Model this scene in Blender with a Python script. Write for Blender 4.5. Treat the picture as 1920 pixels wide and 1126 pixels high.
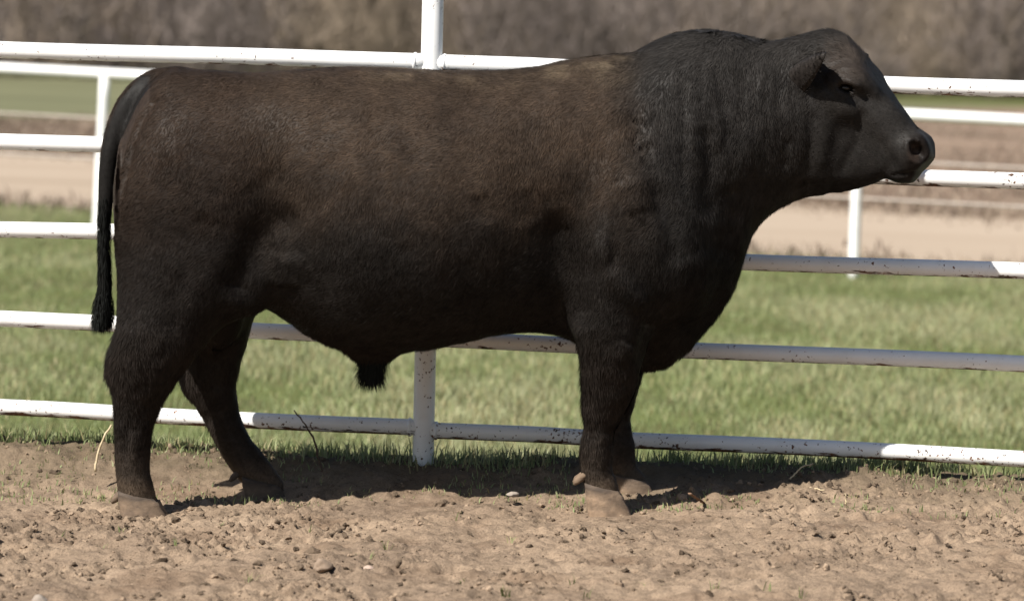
import bpy, bmesh, math
import numpy as np
from mathutils import Matrix, Vector

# ------------------------------------------------------------------ camera, sky, sun, exposure
for o in list(bpy.data.objects):
    bpy.data.objects.remove(o)
SC = bpy.context.scene
COL = SC.collection
W, H = 1920.0, 1126.0
FPX = 7093.0
CAMZ = 1.6
PITCH, ROLL = 4.22, 2.0
cam_d = bpy.data.cameras.new('camera')
cam_d.sensor_width = 36.0
cam_d.lens = 36.0 * FPX / W
cam_d.clip_start = 0.1
cam_d.clip_end = 3000
cam_d.dof.use_dof = True
cam_d.dof.focus_distance = 12.1
cam_d.dof.aperture_fstop = 3.4
cam = bpy.data.objects.new('camera', cam_d)
COL.objects.link(cam)
MC = Matrix.Translation((0, 0, CAMZ)) @ Matrix.Rotation(math.radians(90 - PITCH), 4, 'X') @ Matrix.Rotation(math.radians(ROLL), 4, 'Z')
cam.matrix_world = MC
SC.camera = cam

SUN = np.array([1.0, 1.0, -1.42])            # the way the sunlight travels
SUN = SUN / np.linalg.norm(SUN)
elev = math.asin(-SUN[2])
azim = math.atan2(-SUN[0], -SUN[1])
wd = bpy.data.worlds.new('World')
SC.world = wd
wd.use_nodes = True
wn = wd.node_tree
bg = wn.nodes['Background']
sky = wn.nodes.new('ShaderNodeTexSky')
sky.sky_type = 'NISHITA'
sky.sun_disc = False
sky.sun_elevation = elev
sky.sun_rotation = azim % (2 * math.pi)
wn.links.new(sky.outputs[0], bg.inputs[0])
bg.inputs[1].default_value = 0.05
sl = bpy.data.lights.new('sun', 'SUN')
sl.energy = 5.0
sl.angle = math.radians(0.5)
sl.color = (1.0, 0.955, 0.88)
so = bpy.data.objects.new('sun', sl)
COL.objects.link(so)
so.rotation_euler = Vector(SUN).to_track_quat('-Z', 'Y').to_euler()
so.location = (-6, -6, 12)
vs = SC.view_settings
vs.view_transform = 'Standard'
vs.look = 'None'
vs.gamma = 1
vs.use_curve_mapping = False
vs.exposure = 0.75

# ------------------------------------------------------------------ helpers
rng = np.random.default_rng(11)
R3 = np.array(MC.to_3x3())


def ray(px, py):
    d = R3 @ np.array([(px - W / 2) / FPX, -(py - H / 2) / FPX, -1.0])
    return d


def at_ground(px, py, z=0.0):
    d = ray(px, py)
    return np.array([0, 0, CAMZ]) + d * ((z - CAMZ) / d[2])


def at_plane(px, py, p0, n):
    d = ray(px, py)
    o = np.array([0, 0, CAMZ])
    return o + d * (np.dot(np.array(p0) - o, n) / np.dot(d, n))


def hash3(ix, iy, iz, seed):
    h = (ix.astype(np.int64) * 374761393 + iy.astype(np.int64) * 668265263 + iz.astype(np.int64) * 1274126177 + seed * 974711) & 0xFFFFFFFF
    h = ((h ^ (h >> 13)) * 1274126177) & 0xFFFFFFFF
    h = h ^ (h >> 16)
    return (h & 0xFFFFFF).astype(np.float64) / 0xFFFFFF


def vnoise(p, seed=0):
    """value noise 0..1 at points p (N,3)"""
    f = np.floor(p)
    i = f.astype(np.int64)
    t = p - f
    t = t * t * (3 - 2 * t)
    r = 0
    for dx in (0, 1):
        wx = t[:, 0] if dx else 1 - t[:, 0]
        for dy in (0, 1):
            wy = t[:, 1] if dy else 1 - t[:, 1]
            for dz in (0, 1):
                wz = t[:, 2] if dz else 1 - t[:, 2]
                r = r + wx * wy * wz * hash3(i[:, 0] + dx, i[:, 1] + dy, i[:, 2] + dz, seed)
    return r


def fbm(p, octs=4, seed=0, gain=0.5):
    a, s, r = 1.0, 0.0, 0.0
    q = p.copy()
    for k in range(octs):
        r = r + a * vnoise(q, seed + 17 * k)
        s += a
        a *= gain
        q = q * 2.03 + 5.3
    return r / s


def col3(x, y, z=None):
    return np.stack([x, y, np.zeros_like(x) if z is None else z], 1)


def sstep(a, b, x):
    t = np.clip((x - a) / (b - a), 0, 1)
    return t * t * (3 - 2 * t)


def mesh_from(name, verts, faces, mat=None, parent=None, smooth=True, colors=None, normals=None):
    """faces: (N,k) int array, all of one size, or a list of such arrays"""
    fl = faces if isinstance(faces, list) else [faces]
    fl = [np.asarray(f, dtype=np.int32) for f in fl if len(f)]
    me = bpy.data.meshes.new(name)
    verts = np.asarray(verts, dtype=np.float32)
    me.vertices.add(len(verts))
    me.vertices.foreach_set('co', verts.ravel())
    nl = sum(f.size for f in fl)
    nf = sum(len(f) for f in fl)
    me.loops.add(nl)
    me.loops.foreach_set('vertex_index', np.concatenate([f.ravel() for f in fl]))
    me.polygons.add(nf)
    tot = np.concatenate([np.full(len(f), f.shape[1], dtype=np.int32) for f in fl])
    st = np.zeros(nf, dtype=np.int32)
    st[1:] = np.cumsum(tot)[:-1]
    me.polygons.foreach_set('loop_start', st)
    me.polygons.foreach_set('loop_total', tot)
    me.polygons.foreach_set('use_smooth', np.full(nf, smooth, dtype=bool))
    me.update(calc_edges=True)
    me.validate()
    if colors is not None:
        a = me.color_attributes.new('tint', 'FLOAT_COLOR', 'POINT')
        c = np.ones((len(verts), 4), dtype=np.float32)
        c[:, :3] = colors
        a.data.foreach_set('color', c.ravel())
    if normals is not None:
        me.normals_split_custom_set_from_vertices(normals.tolist())
    if mat:
        me.materials.append(mat)
    o = bpy.data.objects.new(name, me)
    COL.objects.link(o)
    if parent:
        o.parent = parent
    return o


def tag(o, label=None, cat=None, group=None, kind=None):
    if label: o['label'] = label
    if cat: o['category'] = cat
    if group: o['group'] = group
    if kind: o['kind'] = kind
    return o


def empty(name, loc=(0, 0, 0)):
    o = bpy.data.objects.new(name, None)
    COL.objects.link(o)
    o.location = loc
    o.empty_display_size = 0.1
    return o


def tube(path, radii, seg=16, cap=True, ell=1.0, wob=0.0):
    """verts, faces(list) of a tube along path"""
    P = np.asarray(path, float)
    n = len(P)
    radii = np.full(n, radii) if np.isscalar(radii) else np.asarray(radii, float)
    T = np.gradient(P, axis=0)
    T /= np.linalg.norm(T, axis=1)[:, None]
    up = np.array([0, 0, 1.0]) if abs(T[:, 2]).mean() < 0.8 else np.array([0, 1.0, 0])
    V = []
    for i in range(n):
        a = np.cross(T[i], up); a /= np.linalg.norm(a)
        b = np.cross(a, T[i])
        for k in range(seg):
            th = 2 * math.pi * k / seg
            rr = radii[i] * (1 + (wob * (rng.random() - .5) if wob else 0))
            V.append(P[i] + rr * (math.cos(th) * a + ell * math.sin(th) * b))
    F = []
    for i in range(n - 1):
        for k in range(seg):
            k2 = (k + 1) % seg
            F.append((i * seg + k, i * seg + k2, (i + 1) * seg + k2, (i + 1) * seg + k))
    tri = []
    if cap:
        V.append(P[0]); V.append(P[-1])
        c0, c1 = len(V) - 2, len(V) - 1
        for k in range(seg):
            k2 = (k + 1) % seg
            tri.append((c0, k2, k))
            tri.append((c1, (n - 1) * seg + k, (n - 1) * seg + k2))
    return np.array(V), [np.array(F), np.array(tri)] if tri else [np.array(F)]


# ------------------------------------------------------------------ materials
def new_mat(name):
    m = bpy.data.materials.new(name)
    m.use_nodes = True
    nt = m.node_tree
    return m, nt, nt.nodes['Principled BSDF']


def nd(nt, t, **kw):
    n = nt.nodes.new(t)
    for k, v in kw.items():
        setattr(n, k, v)
    return n


def noise_node(nt, vec, scale, detail=4, rough=0.55):
    n = nd(nt, 'ShaderNodeTexNoise')
    n.inputs['Scale'].default_value = scale
    n.inputs['Detail'].default_value = detail
    n.inputs['Roughness'].default_value = rough
    if vec is not None:
        nt.links.new(vec, n.inputs['Vector'])
    return n.outputs['Fac']


def ramp(nt, fac, stops):
    r = nd(nt, 'ShaderNodeValToRGB')
    e = r.color_ramp.elements
    while len(e) > 1:
        e.remove(e[-1])
    e[0].position = stops[0][0]
    e[0].color = (*stops[0][1], 1) if not np.isscalar(stops[0][1]) else (stops[0][1],) * 3 + (1,)
    for p, c in stops[1:]:
        k = e.new(p)
        k.color = (*c, 1) if not np.isscalar(c) else (c, c, c, 1)
    nt.links.new(fac, r.inputs[0])
    return r.outputs[0]


def mix(nt, fac, a, b, blend='MIX'):
    m = nd(nt, 'ShaderNodeMix', data_type='RGBA', blend_type=blend)
    for s, v in ((m.inputs[0], fac), (m.inputs[6], a), (m.inputs[7], b)):
        if isinstance(v, (int, float)):
            s.default_value = v
        elif isinstance(v, tuple):
            s.default_value = (*v, 1)
        else:
            nt.links.new(v, s)
    return m.outputs[2]


def math_node(nt, op, a, b=None, c=None):
    m = nd(nt, 'ShaderNodeMath', operation=op)
    for s, v in zip(m.inputs, (a, b, c)):
        if v is None:
            continue
        if isinstance(v, (int, float)):
            s.default_value = v
        else:
            nt.links.new(v, s)
    return m.outputs[0]


def bump(nt, bs, h, strength=0.4, dist=0.01):
    b = nd(nt, 'ShaderNodeBump')
    b.inputs['Strength'].default_value = strength
    b.inputs['Distance'].default_value = dist
    nt.links.new(h, b.inputs['Height'])
    nt.links.new(b.outputs[0], bs.inputs['Normal'])


def geo_pos(nt):
    return nd(nt, 'ShaderNodeNewGeometry').outputs['Position']


def tint_node(nt):
    return nd(nt, 'ShaderNodeVertexColor', layer_name='tint').outputs[0]


def m_dirt():
    m, nt, b = new_mat('dry_dirt')
    p = geo_pos(nt)
    n1 = noise_node(nt, p, 1.6, 5)
    n2 = noise_node(nt, p, 14, 6, 0.65)
    n3 = noise_node(nt, p, 120, 4, 0.7)
    c = ramp(nt, n1, [(0.3, (0.20, 0.146, 0.104)), (0.55, (0.275, 0.202, 0.141)), (0.75, (0.335, 0.25, 0.178))])
    c2 = ramp(nt, n2, [(0.3, 0.62), (0.5, 1.0), (0.75, 1.12)])
    c = mix(nt, 1.0, c, c2, 'MULTIPLY')
    c3 = ramp(nt, n3, [(0.3, 0.62), (0.5, 1.0), (0.72, 1.25)])
    c = mix(nt, 1.0, c, c3, 'MULTIPLY')
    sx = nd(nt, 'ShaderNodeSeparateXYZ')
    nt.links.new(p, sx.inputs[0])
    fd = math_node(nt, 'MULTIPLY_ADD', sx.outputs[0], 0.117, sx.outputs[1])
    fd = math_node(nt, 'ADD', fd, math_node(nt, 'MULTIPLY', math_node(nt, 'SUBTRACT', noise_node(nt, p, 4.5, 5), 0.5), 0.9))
    turf_shade = ramp(nt, math_node(nt, 'MULTIPLY_ADD', fd, 1.0, -12.0), [(0.3, 0.0), (0.8, 0.75)])
    c = mix(nt, turf_shade, c, (0.095, 0.075, 0.048))  # darker grassy soil near the fence, also painted to deepen the bull's shadow
    moist = ramp(nt, noise_node(nt, p, 2.3, 6, 0.62), [(0.52, 0.0), (0.66, 0.55)])
    c = mix(nt, moist, c, (0.135, 0.088, 0.058))
    nt.links.new(c, b.inputs['Base Color'])
    b.inputs['Roughness'].default_value = 0.95
    b.inputs['Specular IOR Level'].default_value = 0.1
    bump(nt, b, n3, 0.8, 0.008)
    return m


def m_tint(name, rough=0.7, spec=0.2, transl=0.0, noise=None):
    m, nt, b = new_mat(name)
    c = tint_node(nt)
    if noise:
        f = noise_node(nt, geo_pos(nt), noise, 4, 0.65)
        c = mix(nt, 1.0, c, ramp(nt, f, [(0.3, 0.6), (0.7, 1.3)]), 'MULTIPLY')
    nt.links.new(c, b.inputs['Base Color'])
    b.inputs['Roughness'].default_value = rough
    b.inputs['Specular IOR Level'].default_value = spec
    if transl:
        tr = nd(nt, 'ShaderNodeBsdfTranslucent')
        nt.links.new(c, tr.inputs[0])
        mx = nd(nt, 'ShaderNodeMixShader')
        mx.inputs[0].default_value = transl
        nt.links.new(b.outputs[0], mx.inputs[1])
        nt.links.new(tr.outputs[0], mx.inputs[2])
        nt.links.new(mx.outputs[0], nt.nodes['Material Output'].inputs[0])
    return m


def m_paint(name, rust):
    m, nt, b = new_mat(name)
    p = geo_pos(nt)
    base = ramp(nt, noise_node(nt, p, 7, 4), [(0.3, (0.8, 0.8, 0.79)), (0.7, (0.87, 0.87, 0.865))])
    # chips: small specks, denser where a broad noise says so
    sp = noise_node(nt, p, 75, 3, 0.6)
    br = noise_node(nt, p, 4.5, 3, 0.6)
    lim = math_node(nt, 'MULTIPLY_ADD', br, 0.42, 0)
    chips = math_node(nt, 'ADD', sp, lim)
    th = 0.905 - 0.055 * rust
    cm = ramp(nt, chips, [(th, 0.0), (th + 0.015, 1.0)])
    # rust along the underside
    nz = nd(nt, 'ShaderNodeSeparateXYZ')
    nt.links.new(nd(nt, 'ShaderNodeNewGeometry').outputs['Normal'], nz.inputs[0])
    mp = nd(nt, 'ShaderNodeMapping')
    mp.inputs['Scale'].default_value = (9, 40, 60)
    nt.links.new(p, mp.inputs[0])
    st = noise_node(nt, mp.outputs[0], 1.0, 5, 0.65)
    und = math_node(nt, 'MULTIPLY_ADD', nz.outputs[2], -0.55, -0.55 + 0.27 * rust)
    und = math_node(nt, 'ADD', und, math_node(nt, 'MULTIPLY', math_node(nt, 'SUBTRACT', st, 0.5), 1.5))
    um = ramp(nt, und, [(0.07, 0.0), (0.16, 1.0)])
    allm = math_node(nt, 'MAXIMUM', cm, um)
    rc = ramp(nt, noise_node(nt, p, 38, 4), [(0.35, (0.035, 0.02, 0.014)), (0.55, (0.13, 0.055, 0.028)), (0.7, (0.22, 0.1, 0.05))])
    # dirty film on the paint
    film = ramp(nt, noise_node(nt, p, 18, 5, 0.7), [(0.5, 0.0), (0.85, 0.22)])
    base = mix(nt, film, base, (0.46, 0.38, 0.3))
    c = mix(nt, allm, base, rc)
    nt.links.new(c, b.inputs['Base Color'])
    r = ramp(nt, allm, [(0.0, 0.42), (1.0, 0.9)])
    nt.links.new(r, b.inputs['Roughness'])
    h = math_node(nt, 'SUBTRACT', 1.0, allm)
    bump(nt, b, h, 0.3, 0.002)
    return m


def m_noisy(name, scale, stops, rough=0.9, spec=0.15, bscale=None, bdist=0.01, detail=5, stretch=None):
    m, nt, b = new_mat(name)
    p = geo_pos(nt)
    if stretch:
        mp = nd(nt, 'ShaderNodeMapping')
        mp.inputs['Scale'].default_value = stretch
        nt.links.new(p, mp.inputs[0])
        p = mp.outputs[0]
    c = ramp(nt, noise_node(nt, p, scale, detail, 0.6), stops)
    nt.links.new(c, b.inputs['Base Color'])
    b.inputs['Roughness'].default_value = rough
    b.inputs['Specular IOR Level'].default_value = spec
    if bscale:
        bump(nt, b, noise_node(nt, p, bscale, 4), 0.5, bdist)
    return m


MAT = {
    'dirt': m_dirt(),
    'clod': m_tint('soil_clod', 0.95, 0.1, noise=60),
    'blade': m_tint('grass_blade', 0.55, 0.25, transl=0.35),
    'coat': m_tint('bull_coat', 0.65, 0.035),
    'skin': m_tint('bull_skin', 0.55, 0.1, noise=90),
    'hoof': None,
    'paint': m_paint('white_pipe_paint', 0.25),
    'paint_rusty': m_paint('white_pipe_paint_rusty', 1.0),
    'paint_mid': m_paint('white_pipe_paint_worn', 0.6),
    'wire': m_noisy('pale_cable', 20, [(0.3, (0.36, 0.31, 0.27)), (0.7, (0.48, 0.42, 0.38))], 0.6),
    'pasture': m_noisy('pasture_soil', 1.3, [(0.25, (0.1, 0.085, 0.045)), (0.5, (0.11, 0.12, 0.045)), (0.75, (0.14, 0.16, 0.055))], 0.95, 0.1),
    'road': m_noisy('tan_dirt_road', 0.25, [(0.25, (0.29, 0.225, 0.165)), (0.5, (0.365, 0.29, 0.22)), (0.75, (0.42, 0.34, 0.265))], 0.95, 0.1, stretch=(0.25, 2.2, 1)),
    'brown': m_noisy('brown_bare_field', 0.35, [(0.25, (0.15, 0.105, 0.075)), (0.5, (0.23, 0.165, 0.12)), (0.75, (0.31, 0.235, 0.175))], 0.95, 0.1, stretch=(0.5, 1.6, 1)),
    'meadow': m_noisy('far_meadow', 0.3, [(0.3, (0.11, 0.108, 0.062)), (0.5, (0.15, 0.152, 0.085)), (0.75, (0.2, 0.19, 0.11))], 0.95, 0.1, stretch=(0.4, 1.4, 1)),
    'hill': m_noisy('brushy_hillside', 0.22, [(0.3, (0.075, 0.06, 0.052)), (0.5, (0.13, 0.105, 0.085)), (0.7, (0.19, 0.15, 0.11))], 0.95, 0.1),
    'brush': m_tint('bare_brush', 0.9, 0.1),
    'twig': m_noisy('dark_twig', 60, [(0.3, (0.05, 0.035, 0.028)), (0.7, (0.14, 0.1, 0.075))], 0.85),
    'straw': m_noisy('dry_straw', 50, [(0.3, (0.42, 0.33, 0.2)), (0.7, (0.6, 0.5, 0.34))], 0.7),
    'bark': m_noisy('bark_chip', 60, [(0.3, (0.1, 0.06, 0.04)), (0.7, (0.24, 0.15, 0.1))], 0.85, bscale=90),
    'stone_pink': m_noisy('pinkish_stone', 30, [(0.3, (0.32, 0.235, 0.19)), (0.7, (0.42, 0.32, 0.26))], 0.8, bscale=120, bdist=0.003),
    'stone_brown': m_noisy('brown_stone', 25, [(0.3, (0.19, 0.14, 0.102)), (0.7, (0.28, 0.21, 0.155))], 0.9, bscale=90, bdist=0.004),
    'stone_grey': m_noisy('grey_stone', 30, [(0.3, (0.24, 0.2, 0.165)), (0.7, (0.33, 0.28, 0.235))], 0.85, bscale=100, bdist=0.003),
    'eye': None,
}
m, nt, b = new_mat('eye')
b.inputs['Base Color'].default_value = (0.006, 0.0045, 0.004, 1)
b.inputs['Roughness'].default_value = 0.3
MAT['eye'] = m
m, nt, b = new_mat('dusty_hoof')
p_ = geo_pos(nt)
mp_ = nd(nt, 'ShaderNodeMapping')
mp_.inputs['Scale'].default_value = (30, 30, 55)
nt.links.new(p_, mp_.inputs[0])
rg_ = noise_node(nt, mp_.outputs[0], 1.0, 4, 0.6)
pt_ = ramp(nt, noise_node(nt, p_, 28, 5, 0.65), [(0.45, 0.0), (0.65, 0.5)])
c_ = mix(nt, pt_, tint_node(nt), (0.07, 0.05, 0.037))
c_ = mix(nt, 1.0, c_, ramp(nt, rg_, [(0.3, 0.8), (0.7, 1.15)]), 'MULTIPLY')
nt.links.new(c_, b.inputs['Base Color'])
b.inputs['Roughness'].default_value = 0.85
bump(nt, b, rg_, 0.5, 0.006)
MAT['hoof'] = m

# ------------------------------------------------------------------ terrain
FIELD_Z = -0.42


def fence_y(x):
    return 12.83 - 0.117 * x


# the bull's own frame: u towards its head, v to the camera, z up
PSI = math.radians(0.0)
BO = np.array([-0.45, 12.30, 0.0])
EU = np.array([math.cos(PSI), math.sin(PSI), 0])
EV = np.array([math.sin(PSI), -math.cos(PSI), 0])
EZ = np.array([0, 0, 1.0])


def T(px, py, v=0.0):
    """pixel -> (u, v, z) in the bull's own frame on the plane at lateral offset v"""
    p = at_plane(px, py, BO + EV * v, EV)
    q = p - BO
    return np.array([q @ EU, v, q[2]])


# hoof spots, where the dirt is pressed flat
hoof_px = [((1105, 964), (1190, 964), .19), ((1165, 936), (1236, 934), -.2), ((232, 967), (322, 967), .2), ((466, 938), (545, 934), -.22)]
hoof_w = []
for a_, b_, v_ in hoof_px:
    q_ = (T(*a_, v_) + T(*b_, v_)) / 2
    hoof_w.append(BO + q_[0] * EU + v_ * EV + q_[2] * EZ)


PRINTS = [(rng.uniform(-2, 2), rng.uniform(10.3, 12.2), rng.uniform(.045, .07)) for _ in range(26)]


def base_plane(x):
    return 0.007 + 0.036 * np.clip(x + 0.45, -3, 3)


def dirt_height(x, y):
    p = col3(x, y)
    h = (fbm(p * 1.1, 3, 3) - 0.5) * 0.05
    h = h + (fbm(p * 5.5, 3, 21) - 0.5) * 0.045
    f = fbm(p * 17, 4, 31, 0.6)
    h = h + (f - 0.5) * 0.024
    ridg = np.abs(fbm(p * 10 + 3.1, 4, 41, 0.6) - 0.5) * 2
    h = h - 0.009 * (1 - np.clip(ridg * 4, 0, 1))
    cl = fbm(p * 46, 3, 51, 0.6)
    msk = sstep(0.42, 0.62, fbm(p * 3.3, 3, 61))
    h = h + np.clip(cl - 0.50, 0, 1) * 0.07 * (0.35 + 0.65 * msk)
    for (qx, qy, qr) in PRINTS:
        rr = np.hypot((x - qx) / 1.25, y - qy) / qr
        h = h - 0.020 * np.exp(-rr ** 4) + 0.010 * np.exp(-((rr - 1.25) / 0.3) ** 2) * (0.4 + vnoise(p * 30, 77))
    k = np.ones_like(x)
    pl = base_plane(x)
    add_ = np.zeros_like(x)
    for c in hoof_w:
        rr = np.hypot(x - c[0], y - c[1])
        k = np.minimum(k, sstep(0.06, 0.2, rr) * 0.9 + 0.1)
        add_ = add_ + (c[2] - base_plane(c[0])) * np.exp(-(rr / 0.2) ** 2)
    h = h * k + add_
    # the bank: it rises to the fence line, then falls to the pasture
    dy = y - fence_y(x)
    crest = 0.098 + 0.012 * x
    h = h + pl + (crest - pl) * sstep(-0.55, -0.03, dy)
    d = dy - 0.10 + (fbm(col3(x * 2.5, y * 0), 3, 71) - 0.5) * 0.12
    fall = sstep(0.0, 1.4, d)
    return h * (1 - fall) + (FIELD_Z - 0.06) * fall - 0.06 * np.clip(d, 0, .3) * (1 - fall)


def axis(parts):
    out = []
    for a, b_, s in parts:
        out.append(np.arange(a, b_, s))
    out.append([parts[-1][1]])
    return np.concatenate(out)


gx = axis([(-30, -6, 2.0), (-6, -2.4, 0.12), (-2.4, 2.4, 0.0095), (2.4, 6, 0.12), (6, 30, 2.0)])
gy = axis([(-30, 4, 2.0), (4, 9.9, 0.12), (9.9, 13.5, 0.0095), (13.5, 16.5, 0.1)])
X, Y = np.meshgrid(gx, gy, indexing='ij')
Z = dirt_height(X.ravel(), Y.ravel())
nx_, ny_ = len(gx), len(gy)
idx = np.arange(nx_ * ny_).reshape(nx_, ny_)
Fq = np.stack([idx[:-1, :-1], idx[1:, :-1], idx[1:, 1:], idx[:-1, 1:]], -1).reshape(-1, 4)
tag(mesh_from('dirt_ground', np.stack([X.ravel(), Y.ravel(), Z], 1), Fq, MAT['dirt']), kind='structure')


def sheet(name, pts, z, mat):
    o = mesh_from(name, [(x, y, z) for x, y in pts], np.array([range(len(pts))]), mat, smooth=False)
    return tag(o, kind='structure')


def lerp_line(x, a, b_):
    return a + (b_ - a) * (x + 5) / 9.5


# boundaries (y at x=-5, y at x=4.5)
L1, L2, L3 = (38.3, 32.4), (51.0, 43.5), (71.0, 90.0)
xs = np.linspace(-60, 60, 121)


def clampline(L, x):
    return np.clip(lerp_line(x, *L), 20, 112)


def strip(name, La, Lb, z, mat, jit=0.6, seed=0):
    ya = np.array([clampline(La, np.array(x)) for x in xs]) + (fbm(col3(xs * 0.9, xs * 0 + seed), 3, 5) - .5) * jit
    yb = np.array([clampline(Lb, np.array(x)) for x in xs]) + (fbm(col3(xs * 0.9, xs * 0 + seed + 9), 3, 5) - .5) * jit
    yb = np.maximum(yb, ya + 0.5)
    n = len(xs)
    V = np.concatenate([np.stack([xs, ya, xs * 0 + z], 1), np.stack([xs, yb, xs * 0 + z], 1)])
    i = np.arange(n - 1)
    return tag(mesh_from(name, V, np.stack([i, i + 1, n + i + 1, n + i], 1), mat), kind='structure')


sheet('pasture', [(-900, -100), (900, -100), (900, 1500), (-900, 1500)], FIELD_Z, MAT['pasture'])
strip('dirt_road', L1, L2, FIELD_Z + 0.012, MAT['road'], 1.0, 1)
strip('bare_field', (51.2, 43.7), L3, FIELD_Z + 0.008, MAT['brown'], 1.0, 3)
strip('far_meadow', (70.8, 89.8), (300, 300), FIELD_Z + 0.004, MAT['meadow'], 1.0, 4)

# hillside with bare brush far behind
hx = np.linspace(-160, 160, 161)
hy = np.linspace(135, 330, 80)
HX, HY = np.meshgrid(hx, hy, indexing='ij')


def hill_z(x, y):
    t = np.clip((y - 137) / 180, 0, 1)
    return FIELD_Z - 0.3 + 26 * t ** 1.15 + (fbm(col3(x * 0.06, y * 0.06), 4, 8) - 0.5) * 5 * np.clip(t * 8, 0.05, 1)


HZ = hill_z(HX.ravel(), HY.ravel())
ih = np.arange(161 * 80).reshape(161, 80)
tag(mesh_from('hillside', np.stack([HX.ravel(), HY.ravel(), HZ], 1),
              np.stack([ih[:-1, :-1], ih[1:, :-1], ih[1:, 1:], ih[:-1, 1:]], -1).reshape(-1, 4), MAT['hill']), kind='structure')


def brush():
    n = 4700
    x = (rng.random(n) * 2 - 1) * 50
    y = 112 + 0.75 * np.clip(x, -20, 20) + 66 * rng.random(n) ** 1.3
    z = np.where(y > 136, hill_z(x, y), FIELD_Z)
    h = np.where(rng.random(n) < 0.25, 5 + 5 * rng.random(n), 1.2 + 3.2 * rng.random(n))
    h = h * np.where(y < 116 + 0.75 * np.clip(x, -20, 20), 0.6, 1)
    pal = np.array([[0.185, 0.148, 0.12], [0.165, 0.137, 0.122], [0.215, 0.172, 0.132], [0.145, 0.12, 0.109], [0.19, 0.16, 0.142], [0.225, 0.18, 0.135]])
    zone = fbm(col3(x * 0.22, y * 0.1), 3, 91)
    pi = np.clip(((zone - 0.3) / 0.4 * 6 + rng.normal(0, 1.0, n)), 0, 5).astype(int)
    order = np.array([3, 1, 0, 4, 2, 5])
    c = pal[order[pi]] * (0.9 + 0.25 * rng.random((n, 1)))
    K = 80
    # branches as thin slivers leaving a stem zone
    N = n * K
    r = np.repeat(np.arange(n), K)
    t = rng.random(N) ** 0.8
    az = rng.random(N) * 2 * np.pi
    el = np.radians(25 + 60 * rng.random(N))
    ln = h[r] * (0.22 + 0.3 * rng.random(N)) * (1.15 - 0.6 * t)
    base = np.stack([x[r] + rng.normal(0, 1, N) * 0.10 * h[r], y[r] + rng.normal(0, 1, N) * 0.10 * h[r], z[r] + t * h[r] * 0.75], 1)
    d = np.stack([np.cos(az) * np.cos(el), np.sin(az) * np.cos(el), np.sin(el)], 1)
    side = np.cross(d, rng.normal(0, 1, (N, 3)))
    side /= np.linalg.norm(side, axis=1)[:, None]
    wdt = (0.014 + 0.026 * rng.random(N)) * (0.6 + 0.03 * h[r])
    V = np.stack([base - side * wdt[:, None], base + side * wdt[:, None], base + d * ln[:, None]], 1).reshape(-1, 3)
    F = np.arange(N * 3).reshape(-1, 3)
    o = mesh_from('bare_brush', V, F, MAT['brush'], smooth=False, colors=np.repeat(c[r], 3, 0))
    tag(o, 'leafless brown thicket covering the far hillside', 'brush', kind='stuff')


brush()


# ------------------------------------------------------------------ grass
def blades(name, base, h, w, lean, colors, mat, curl=0.5):
    n = len(base)
    az = rng.random(n) * 2 * np.pi
    ld = np.stack([np.cos(az), np.sin(az), np.zeros(n)], 1)
    fz = az + np.pi / 2 + rng.normal(0, 0.6, n)
    sd = np.stack([np.cos(fz), np.sin(fz), np.zeros(n)], 1) * (w / 2)[:, None]
    up = np.array([0, 0, 1.0])
    p1 = base + up * (h * 0.55)[:, None] + ld * (h * lean * 0.35)[:, None]
    p2 = base + up * (h * (1 - 0.35 * lean))[:, None] + ld * (h * lean)[:, None]
    V = np.stack([base - sd, base + sd, p1 + sd * 0.8, p1 - sd * 0.8, p2], 1).reshape(-1, 3)
    o5 = np.arange(n)[:, None] * 5
    F4 = o5 + np.array([[0, 1, 2, 3]])
    F3 = o5 + np.array([[3, 2, 4]])
    return mesh_from(name, V, [F4, F3], mat, smooth=True, colors=np.repeat(colors, 5, 0))


def grass_cols(n, patch, dry=0.25):
    g = np.array([[0.165, 0.20, 0.08], [0.22, 0.255, 0.115], [0.275, 0.30, 0.15], [0.32, 0.33, 0.19]])
    d = np.array([[0.33, 0.29, 0.15], [0.42, 0.37, 0.22], [0.26, 0.22, 0.11]])
    c = g[np.clip((patch * 4 + rng.normal(0, 0.9, n)), 0, 3).astype(int)]
    isd = rng.random(n) < dry * (0.4 + 1.2 * patch)
    c = np.where(isd[:, None], d[rng.integers(0, 3, n)], c)
    return c * (0.95 + 0.42 * rng.random((n, 1)))


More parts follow.
